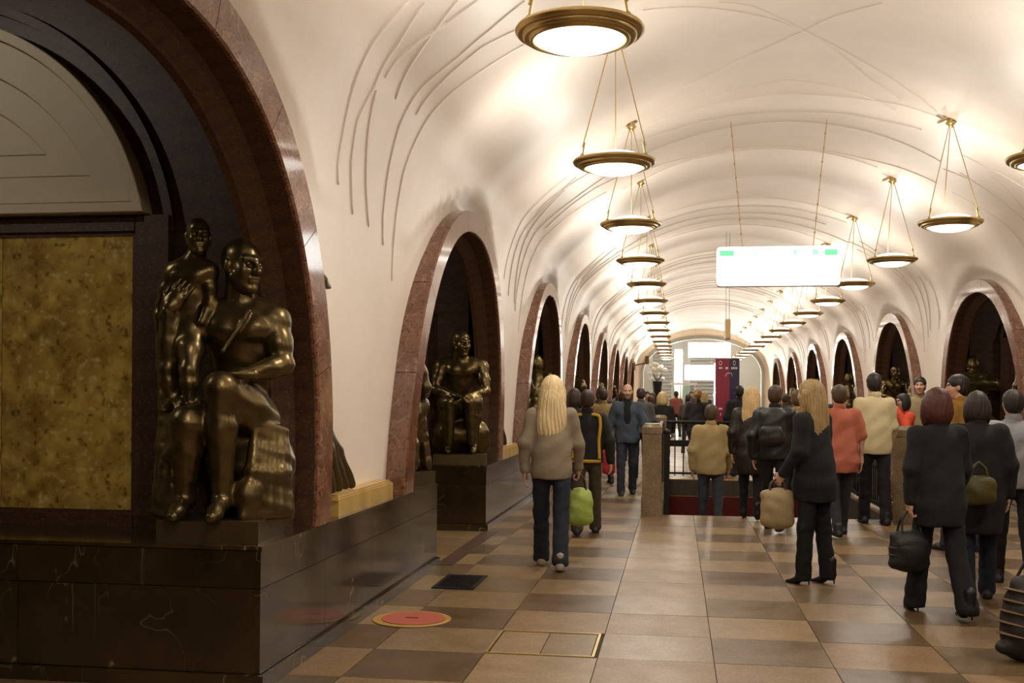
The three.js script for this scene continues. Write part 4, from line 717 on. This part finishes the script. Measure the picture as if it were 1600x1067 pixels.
const cleanG = q => { for (const n of Object.keys(q.attributes)) if (!['position', 'normal', 'uv'].includes(n)) q.deleteAttribute(n); return q; };
function bronze(name, label, prims, cell, heads, hands, pos, turn, group, blockSize) {
  const t = thing(name, label, 'statue', pos, turn, group);
  const geos = [solid(prims, cell, folds(0.0018, 45))];
  for (const [c, yaw, pitch, s, style] of heads) { geos.push(turnHead(headBronze, c, yaw, pitch, s)); if (style) geos.push(turnHead(hairGeo(style), c, yaw, pitch, s * 0.97)); geos.push(turnHead(eyesG, c, yaw, pitch, s)); }
  for (const [w, dir, palm, s, mirror] of hands) { const m = basis(dir, palm); m.scale(new THREE.Vector3(s, s, s)); m.setPosition(...w); geos.push(handsG.relaxed[mirror ? 1 : 0].clone().applyMatrix4(m)); }
  part('figure', patina(mergeGeometries(geos.map(cleanG))), M.bronze, t);
  if (blockSize) part('block', boxG(...blockSize, 0, -0.06, 0), M.bronzePlain, t);
  return shade(t);
}
// seated adult with a child at the shoulder, on the nearest plinth corner
{
  const s = 1.24, adult = { pelvis: [0.07, 0.5, -0.12], neck: [0.085, 1.175, -0.03], head: [0.09, 1.375, 0.0], armL: [[0.265, 1.07, -0.03], [0.335, 0.83, 0.03], [0.17, 0.775, 0.19]], armR: [[-0.105, 1.08, -0.01], [-0.3, 0.84, 0.06], [-0.275, 1.12, 0.13]], legL: [[0.17, 0.52, -0.06], [0.055, 0.7, 0.26], [0.05, 0.1, 0.2]], legR: [[-0.02, 0.5, -0.06], [-0.12, 0.52, 0.27], [-0.16, 0.1, 0.17]] };
  const child = { pelvis: [-0.21, 1.02, 0.02], neck: [-0.18, 1.4, 0.02], head: [-0.145, 1.535, 0.03], armL: [[-0.085, 1.34, 0.03], [-0.07, 1.17, 0.04], [-0.1, 1.06, 0.1]], armR: [[-0.285, 1.34, 0.01], [-0.36, 1.16, 0.0], [-0.36, 0.98, 0.02]], legL: [[-0.17, 0.99, 0.05], [-0.15, 0.8, 0.16], [-0.14, 0.6, 0.16]], legR: [[-0.26, 0.99, 0.03], [-0.29, 0.8, 0.09], [-0.27, 0.62, 0.08]] };
  const P = [...nude(adult, s), ...nude(child, 0.74)];
  P.push(cone([-0.02, 0.28, -0.1], [0.18, 0.28, -0.1], 0.19, 0.19, 0.05), cone([0.0, 0.1, -0.1], [0.2, 0.1, -0.1], 0.15, 0.15, 0.05));
  P.push(...folded([0.2, 0.5, 0.1], [0.32, 0.46, -0.06], [0.16, 0.02, 0.2], [0.37, 0.02, 0.03], 9, 0.028, 0.028), ...folded([-0.34, 0.8, -0.02], [-0.22, 0.62, 0.1], [-0.37, 0.02, 0.02], [-0.24, 0.01, 0.16], 7, 0.026, 0.025), cone([-0.36, 0.75, 0.0], [-0.3, 0.28, 0.12], 0.016, 0.02, 0.02), cone([-0.3, 0.28, 0.12], [-0.18, 0.04, 0.2], 0.02, 0.016, 0.02), ...folded([-0.18, 0.52, 0.16], [0.02, 0.6, 0.12], [-0.24, 0.34, 0.22], [-0.02, 0.42, 0.2], 4, 0.03, 0.04));
  P.push(cone([-0.2, 0.66, 0.06], [0.0, 0.56, 0.2], 0.04, 0.035, 0.03), cone([0.0, 0.56, 0.2], [0.14, 0.68, 0.14], 0.03, 0.03, 0.03), cone([0.16, 1.12, 0.09], [0.03, 0.9, 0.14], 0.012, 0.012, 0.012), ell([0.17, 0.13, 0.17], [0.08, 0.1, 0.06], 0.02));
  P.push(keep([0, 1, 0], -0.01));
  bronze('bronze_statue', 'bronze seated adult with a small child beside the yellow onyx panel', P, 0.0095, [[adult.head, 0.95, 0.02, 1.26], [child.head, 0.42, 0, 0.84]], [[[0.17, 0.775, 0.19], [-0.1, 0.0, 0.03], [0, -1, 0.1], 1.25, false], [[-0.275, 1.12, 0.13], [0.09, 0.14, 0.0], [0, 0.1, -1], 1.25, true]], [XC - HALF - 0.345, PLINTH + 0.12, -5.7], 0.12, undefined, [0.54, 0.12, 0.6]);
}
// other seated figures
function seated(v) {
  const s = 1.22, J = { pelvis: [0, 0.46, -0.14], neck: [0, 1.1, 0.02], head: [0, 1.27, 0.07], legL: [[0.11, 0.48, -0.08], [0.17, 0.6, 0.24], [0.15, 0.1, 0.12]], legR: [[-0.11, 0.48, -0.08], [-0.16, 0.58, 0.26], [-0.13, 0.1, 0.14]] };
  let heads, extra = [], hands;
  if (v === 0) { J.armL = [[0.23, 1.0, 0.0], [0.29, 0.72, 0.12], [0.08, 0.66, 0.34]]; J.armR = [[-0.23, 1.0, 0.0], [-0.3, 0.74, 0.12], [-0.06, 0.67, 0.33]]; heads = [[J.head, 0.6, 0.05, s, 'short']]; hands = [[J.armL[2], [-0.1, -0.04, 0.05], [0, -1, 0], s, false], [J.armR[2], [0.12, -0.03, 0.05], [0, -1, 0], s, true]]; extra = [cone([0.12, 0.6, 0.3], [0.14, 0.14, 0.28], 0.085, 0.05, 0.03), cone([-0.12, 0.58, 0.3], [-0.12, 0.14, 0.28], 0.085, 0.05, 0.03)]; }
  if (v === 1) { J.armL = [[0.23, 1.0, 0.0], [0.33, 0.8, 0.15], [0.2, 0.98, 0.28]]; J.armR = [[-0.23, 1.0, 0.0], [-0.32, 0.74, 0.06], [-0.17, 0.62, 0.25]]; heads = [[J.head, -0.3, 0.2, s, 'bob']]; hands = [[J.armL[2], [-0.1, 0.06, 0.05], [0, 0, -1], s, false], [J.armR[2], [0.05, -0.06, 0.05], [0, -1, 0], s, true]]; extra = [ell([0.1, 1.0, 0.33], [0.11, 0.11, 0.11], 0.01), ...folded([-0.2, 0.56, 0.2], [0.2, 0.56, 0.2], [-0.24, 0.05, 0.26], [0.24, 0.05, 0.26], 7, 0.045, 0.04)].map(p => p); }
  if (v === 2) { J.head = [0, 1.24, 0.14]; J.armL = [[0.23, 1.0, 0.02], [0.28, 0.76, 0.2], [0.1, 0.74, 0.36]]; J.armR = [[-0.23, 1.0, 0.02], [-0.3, 0.78, 0.18], [-0.1, 0.74, 0.36]]; heads = [[J.head, 0, 0.4, s, 'short']]; hands = [[J.armL[2], [-0.06, -0.04, 0.08], [-1, 0, 0], s, false], [J.armR[2], [0.06, -0.04, 0.08], [1, 0, 0], s, true]]; extra = [cone([-0.16, 0.76, 0.44], [0.16, 0.76, 0.44], 0.03, 0.03, 0.02), cone([-0.16, 0.86, 0.48], [0.16, 0.86, 0.48], 0.03, 0.03, 0.05), cone([-0.25, 0.9, -0.08], [0.25, 0.9, -0.08], 0.13, 0.13, 0.05)]; }
  const P = [...nude(J, s), ...extra, cone([-0.14, 0.22, -0.1], [0.14, 0.22, -0.1], 0.19, 0.19, 0.04), cone([-0.2, 0.1, -0.12], [0.2, 0.1, -0.12], 0.14, 0.14, 0.04), keep([0, 1, 0], -0.01)];
  return [P, heads, hands];
}
{
  const makers = [0, 1, 2].map(seated), done = {};
  const word = ['with forearms on the knees', 'holding a ball', 'bent over an open book'];
  const placeStatue = (v, x, d, turn, label, group) => {
    let t;
    if (!done[v]) t = done[v] = bronze('bronze_statue', label, makers[v][0], 0.014, makers[v][1], makers[v][2], [x, PLINTH + 0.12, -d], turn, group, [0.6, 0.12, 0.62]);
    else { t = done[v].clone(); t.name = numbered('bronze_statue'); scene.add(t); t.position.set(x, PLINTH + 0.12, -d); t.rotation.y = turn; t.userData = { label, category: 'statue' }; if (group) t.userData.group = group; }
  };
  for (const s of [-1, 1]) for (let k = (s < 0 ? 1 : 1); k < 8; k++) {
    const v = (k + (s > 0 ? 0 : 2)) % 3, x = XC + s * (HALF + 0.36);
    const where = s < 0 ? (k === 1 ? 'beyond the blonde woman' : 'deep in a left-wall arch') : 'in a right-wall arch';
    placeStatue(v, x, pier(k) - 1.78, s < 0 ? 0.15 : -0.15, `dark bronze seated figure ${word[v]} ${where}`, `bronze statues ${s} ${v}`.replace('-1', 'of one wall').replace(' 1 ', ' of the other wall ').replace(/ \d$/, [' resting', ' with ball', ' reading'][v]));
    if (k < 6) placeStatue((v + 1) % 3, x, pier(k - 1) + 1.76, Math.PI - (s < 0 ? 0.25 : -0.25), `bronze figure ${word[(v + 1) % 3]} facing down the hall in a ${s < 0 ? 'left' : 'right'} arch`, `statues facing away ${s < 0 ? 'one wall' : 'other wall'} ${['resting', 'ball', 'book'][(v + 1) % 3]}`);
  }
  // draped bronze banners standing on the ledges
  const drape = solid([cone([0, 0, 0.16], [0, 1.5, 0.1], 0.02, 0.018, 0.02), ell([-0.01, 1.36, 0.04], [0.02, 0.09, 0.2], 0.02), cone([-0.01, 1.36, -0.05], [-0.01, 1.33, -0.27], 0.05, 0.008, 0.02), ...folded([0, 1.3, 0.1], [0, 1.3, -0.02], [0.02, 0.5, 0.12], [0.02, 0.5, -0.02], 3, 0.03, 0), ...folded([0.01, 0.6, 0.1], [0.01, 0.5, -0.05], [0.03, 0.03, 0.1], [0.03, 0.03, -0.62], 6, 0.03, 0), keep([0, 1, 0], 0), keep([1, 0, 0], -0.04)], 0.014, folds(0.003, 30));
  const drapeR = flipX(drape);
  for (const s of [-1, 1]) for (let k = 0; k < 7; k++) {
    const t = thing('bronze_banner', 'draped bronze banner leaning on the plaster above a stone ledge', 'banner', [XC + s * 3.475, PLINTH + 0.148, -(pier(k) - 0.86)], 0, 'bronze banners on the ledges');
    part('drapery', s > 0 ? drapeR : drape, M.bronzePlain, t); part('shield', lathe([[0, 0.03], [0.09, 0.026], [0.11, 0.01], [0.11, 0], [0, 0]], 20).rotateZ(-Math.PI / 2), M.bronzePlain, t, [0.03, 0.8, 0.05]); shade(t);
  }
}

// ------------------------------------------------------------------ people
const AWAY = 180;
const blonde = person({ label: 'blonde woman in a grey jacket and jeans walking away with a green bag', x: -1.1, d: 9.66, h: 1.7, turn: AWAY + 4, hair: 'long', hairScale: 1.08, hairColor: '#d8bd8c', top: '#83745f', legs: { color: '#171a24', wide: 0.022 }, shoeColor: '#8c7c68', stride: 0.24, lead: 1, cell: 0.013, bulk: 0.012, hem: 0.05, out: 0.16, gripR: true, look: 3 });
person({ label: 'woman in a black vest edged with yellow trim and olive trousers', x: -0.98, d: 12.1, h: 1.6, turn: AWAY, hair: 'short', hairColor: '#3a2213', top: '#16130f', topName: 'vest', legs: { color: '#3d3120', wide: 0.02 }, stride: 0.25, lead: -1, cell: 0.015, out: 0.3, extra: (g, J, sp, c) => {
  const y = cloth('#b98e2a');
  for (const s of [-1, 1]) part('yellow_trim', tubeG([add(J.neck, [s * 0.06, -0.01, -0.09]), add(J.neck, [s * 0.15, -0.03, -0.1]), add(sp(0.72), [s * 0.165, 0, -0.11]), add(sp(0.4), [s * 0.15, 0, -0.115]), add(sp(0), [s * 0.16, 0, -0.125])], 0.02, 8, 24), y, g);
  part('yellow_trim', tubeG([add(sp(-0.06), [-0.17, 0, -0.08]), add(sp(-0.06), [0, 0, -0.145]), add(sp(-0.06), [0.17, 0, -0.08])], 0.022, 8, 16), y, g);
} });
const denim = person({ label: 'man in a blue denim jacket over a black sweater walking forward', x: -0.76, d: 17.1, h: 1.72, turn: 4, hair: 'bald', hairColor: '#5d4632', beard: true, top: '#3c444f', open: '#0d0c0c', legs: { color: '#2a2d38', wide: 0.01 }, stride: 0.2, lead: -1, cell: 0.014, fine: true, out: 0.3, gripR: true, hem: 0.05 });
person({ label: 'person in a dark coat just ahead of the woman in the vest', x: -1.3, d: 13.9, h: 1.62, turn: AWAY, hair: 'bob', hairColor: '#2e1c10', top: '#1a1410', stride: 0.2, cell: 0.02 });
person({ label: 'person in a tan jacket beyond the man in denim', x: -1.27, d: 19.2, h: 1.66, turn: AWAY + 20, hair: 'short', hairColor: '#33200f', top: '#7d6638', stride: 0.2, cell: 0.02 });
person({ label: 'man in a plain grey jacket behind the man in denim', x: -0.66, d: 20.5, h: 1.68, turn: AWAY, hair: 'short', hairColor: '#2f2115', top: '#4a4743', stride: 0.15, cell: 0.02 });
person({ label: 'person in a pale pink top beyond the stair railing', x: -0.55, d: 24, h: 1.55, turn: AWAY, hair: 'short', hairColor: '#3a1d12', top: '#b98478', stride: 0.2, cell: 0.022 });
person({ label: 'woman with a pale blonde bob in a dark jacket by the rail', x: -0.27, d: 21.7, h: 1.6, turn: AWAY + 10, hair: 'bob', hairScale: 1.12, hairColor: '#d1b27c', top: '#191512', stride: 0.1, cell: 0.02 });
person({ label: 'woman with a light ponytail in a dark coat beyond the stairs', x: 0.42, d: 22.6, h: 1.68, turn: AWAY - 15, hair: 'tail', hairColor: '#8f6a38', top: '#1e1a18', hem: 0.2, stride: 0.12, cell: 0.02 });
person({ label: 'man in a cream jacket stepping down the stairs', x: 0.46, y: -0.32, d: 14.78, h: 1.74, turn: AWAY, hair: 'short', hairColor: '#4a3822', top: '#a08a5c', legs: { color: '#33363e' }, stride: 0.16, cell: 0.014, bulk: 0.024, out: 0.14, hem: 0.05, shoe: 'flat' });
person({ label: 'woman with long blonde hair in a brown leather coat at the stair head', x: 0.93, d: 13.95, h: 1.66, turn: AWAY - 6, hair: 'long', hairColor: '#cfae78', top: '#1f130d', topRough: 0.5, legs: { color: '#0e0b09' }, stride: 0.22, cell: 0.016, hem: 0.26, shoe: 'heel' });
person({ label: 'man in a black leather jacket carrying a backpack', x: 1.12, d: 12.85, h: 1.68, turn: AWAY - 12, hair: 'short', hairColor: '#46301a', top: '#14100d', topRough: 0.45, legs: { color: '#0f0d0c' }, stride: 0.3, cell: 0.015, bulk: 0.03, extra: (g, J, sp) => {
  const p = part('backpack', bagGeo(0.32, 0.42, 0.2, 0.06), cloth('#1d1a17', 0.5), g, add(sp(0.62), [0, 0, -0.2])); part('pocket', bagGeo(0.24, 0.17, 0.08, 0.03), cloth('#26211c', 0.5), p, [0, -0.09, -0.1]);
} });
const boots = person({ label: 'woman in black trousers and heeled boots with a big cream bag', x: 1.13, d: 9.22, h: 1.66, turn: -128, hair: 'long', hairColor: '#9c8050', top: '#0e0c0b', legs: { color: '#0b0a0a', wide: 0.015 }, stride: 0.07, lead: 1, cell: 0.013, shoe: 'heel', hem: 0.16, bulk: 0.018, out: 0.1, shoeColor: '#0a0808', gripL: true, bendL: 0.75 });
person({ label: 'person in a khaki shirt between the backpack man and the salmon shirt', x: 1.45, d: 13.5, h: 1.62, turn: AWAY, hair: 'short', hairColor: '#5a4326', top: '#9a8250', stride: 0.2, cell: 0.018 });
person({ label: 'man in a salmon shirt and dark jeans', x: 1.8, d: 12.5, h: 1.68, turn: AWAY + 8, hair: 'short', hairColor: '#4a341d', top: '#a85c44', topName: 'shirt', legs: { color: '#25262c' }, stride: 0.28, lead: -1, cell: 0.014, bulk: 0.03, hem: 0.12, sleeve: 'short' });
person({ label: 'tall man in a cream shirt and black trousers', x: 2.4, d: 13.8, h: 1.82, turn: AWAY + 6, hair: 'short', hairColor: '#20150d', top: '#bfae86', topName: 'shirt', legs: { color: '#0e0c0c', wide: 0.015 }, stride: 0.14, cell: 0.014, bulk: 0.016, out: 0.05, hem: 0.06 });
person({ label: 'photographer in an orange jacket holding a camera up to the face', x: 3.2, d: 16, h: 1.58, turn: -70, hair: 'bob', hairColor: '#17100c', top: '#c4452a', stride: 0.05, cell: 0.017, armL: { el: [0.24, 1.24, 0.14], wr: [0.08, 1.5, 0.2] }, armR: { el: [-0.24, 1.24, 0.14], wr: [-0.08, 1.5, 0.2] }, extra: (g, J) => {
  const c = part('camera_body', new RoundedBoxGeometry(0.14, 0.09, 0.06, 3, 0.012), M.iron, g, add(J.head, [0, -0.01, 0.16])); part('lens', new THREE.CylinderGeometry(0.034, 0.038, 0.08, 20).rotateX(Math.PI / 2), M.rubber, c, [0, 0, 0.06]);
} });
person({ label: 'tall man with a bare face and beige jacket turned this way', x: 3.6, d: 17, h: 1.84, turn: -15, hair: 'short', hairColor: '#2c1d12', top: '#8d7a5c', stride: 0.15, cell: 0.017, fine: true });
person({ label: 'man in an ochre jacket turning his head to the side', x: 2.84, d: 11.5, h: 1.76, turn: -140, look: 45, hair: 'short', hairColor: '#1c120c', top: '#8a6220', stride: 0.15, cell: 0.016, bulk: 0.035, fine: true });
const redhead = person({ label: 'red-haired woman in a long black coat striding with a dark bag', x: 1.84, d: 8.05, h: 1.6, turn: AWAY + 14, hair: 'bob', hairScale: 1.08, hairColor: '#4a1c10', top: '#0c0a09', legs: { color: '#0b0908', wide: 0.03 }, stride: 0.28, lead: 1, cell: 0.013, bulk: 0.016, hem: 0.16, out: 0.12, gripL: true, shoe: 'heel', shoeColor: '#0a0808' });
person({ label: 'person in a black coat and blue jeans with an olive shoulder bag', x: 2.27, d: 8.72, h: 1.58, turn: AWAY - 8, hair: 'bob', hairColor: '#2b1a10', top: '#14100e', legs: { color: '#161b2b', wide: 0.016 }, stride: 0.2, lead: -1, cell: 0.014, hem: 0.3, bulk: 0.03 });
person({ label: 'dark-haired person in a pale blue-grey jacket with black trousers', x: 2.76, d: 9.5, h: 1.6, turn: AWAY, hair: 'short', hairColor: '#21150e', top: '#87868a', legs: { color: '#14110f' }, stride: 0.2, cell: 0.015, bulk: 0.02, out: 0.1 });
person({ label: 'person in a long beige coat pulling a striped brown bag', x: 2.62, d: 7.0, h: 1.72, turn: AWAY + 20, hair: 'short', hairColor: '#2a1a10', top: '#8c7a54', legs: { color: '#1c1612' }, stride: 0.3, cell: 0.016, hem: 0.34, bulk: 0.05 });
person({ label: 'person in black with short dark hair before the information stand', x: 1.2, d: 21.4, h: 1.74, turn: AWAY, hair: 'short', hairColor: '#16100c', top: '#100e0e', stride: 0.1, cell: 0.02 });
const crowd = [[0.31, 30, '#4b4038', 'short', '#2c1c12', 'brown'], [-0.6, 28, '#2a2622', 'short', '#24170f', 'charcoal'], [-1.25, 26, '#5c4a3a', 'bob', '#3a2314', 'fawn'], [-0.9, 34, '#7c6a58', 'short', '#2c1c12', 'sand-coloured'], [0.9, 36, '#332e33', 'long', '#a07e4a', 'plum-grey'], [0.0, 42, '#84463a', 'short', '#2a1a12', 'brick red'], [2.4, 25, '#3c352c', 'short', '#33220f', 'dark khaki'], [1.9, 31, '#5a5048', 'bob', '#4c2c18', 'taupe'], [3.2, 22.5, '#241d18', 'short', '#1c130d', 'black-brown'], [3.6, 29, '#6d5f50', 'tail', '#573a20', 'pale brown'], [-1.5, 22, '#2f2a28', 'bob', '#2b1a10', 'slate'], [0.6, 46, '#3a3a44', 'short', '#20160f', 'blue-grey']];
crowd.forEach(([x, d, top, hair, hc, word], i) => person({ label: `distant passer-by in a ${word} jacket beyond the stairs`, x, d, h: 1.6 + (i * 37 % 17) / 100, turn: i % 4 === 3 ? 10 : AWAY + (i % 3 - 1) * 15, hair, hairColor: hc, top, stride: 0.2, lead: i % 2 ? 1 : -1, cell: 0.028 }));

// things carried or wheeled along
bag('handbag', 'pale green soft handbag hanging from the blonde woman\'s hand', blonde.hands[1], 0.26, 0.3, 0.13, '#92a044', 0.15, 0.2, { strapColor: '#1a1712', squash: 0.25 });
bag('shopping_bag', 'red shopping bag in the hand of the denim man', denim.hands[1], 0.2, 0.36, 0.1, '#b0283a', 0.12, 0.3, { squash: 0.02 });
bag('shoulder_bag', 'large cream bag with a brown top beside the woman in boots', boots.hands[0], 0.27, 0.29, 0.13, '#94805a', 0.1, 0.1, { bands: [0.36], bandColor: '#4a2c1c', squash: 0.03, strapColor: '#4a2c1c' });
bag('travel_bag', 'black travel bag swinging behind the red-haired woman', redhead.hands[0], 0.3, 0.25, 0.17, '#14100d', 0.16, 0.3, { bands: [0.1, -0.1], bandColor: '#2a241f', flap: '#1b1612' });
bag('shoulder_bag', 'olive shoulder bag with a pale zip at the jeans wearer\'s hip', [2.2, 0.86, -8.42], 0.24, 0.17, 0.1, '#4a4318', 0.12, 0.1, { bands: [0.3], bandColor: '#9a9078' });
bag('travel_bag', 'brown striped bag beside the long beige coat', [2.04, 0.25, -6.75], 0.34, 0.46, 0.24, '#1c120b', 0.16, 0.4, { bands: [0.32, 0.18, 0.04, -0.1, -0.24], bandColor: '#6b5238', tilt: -0.2 });

renderer.render(scene, camera);
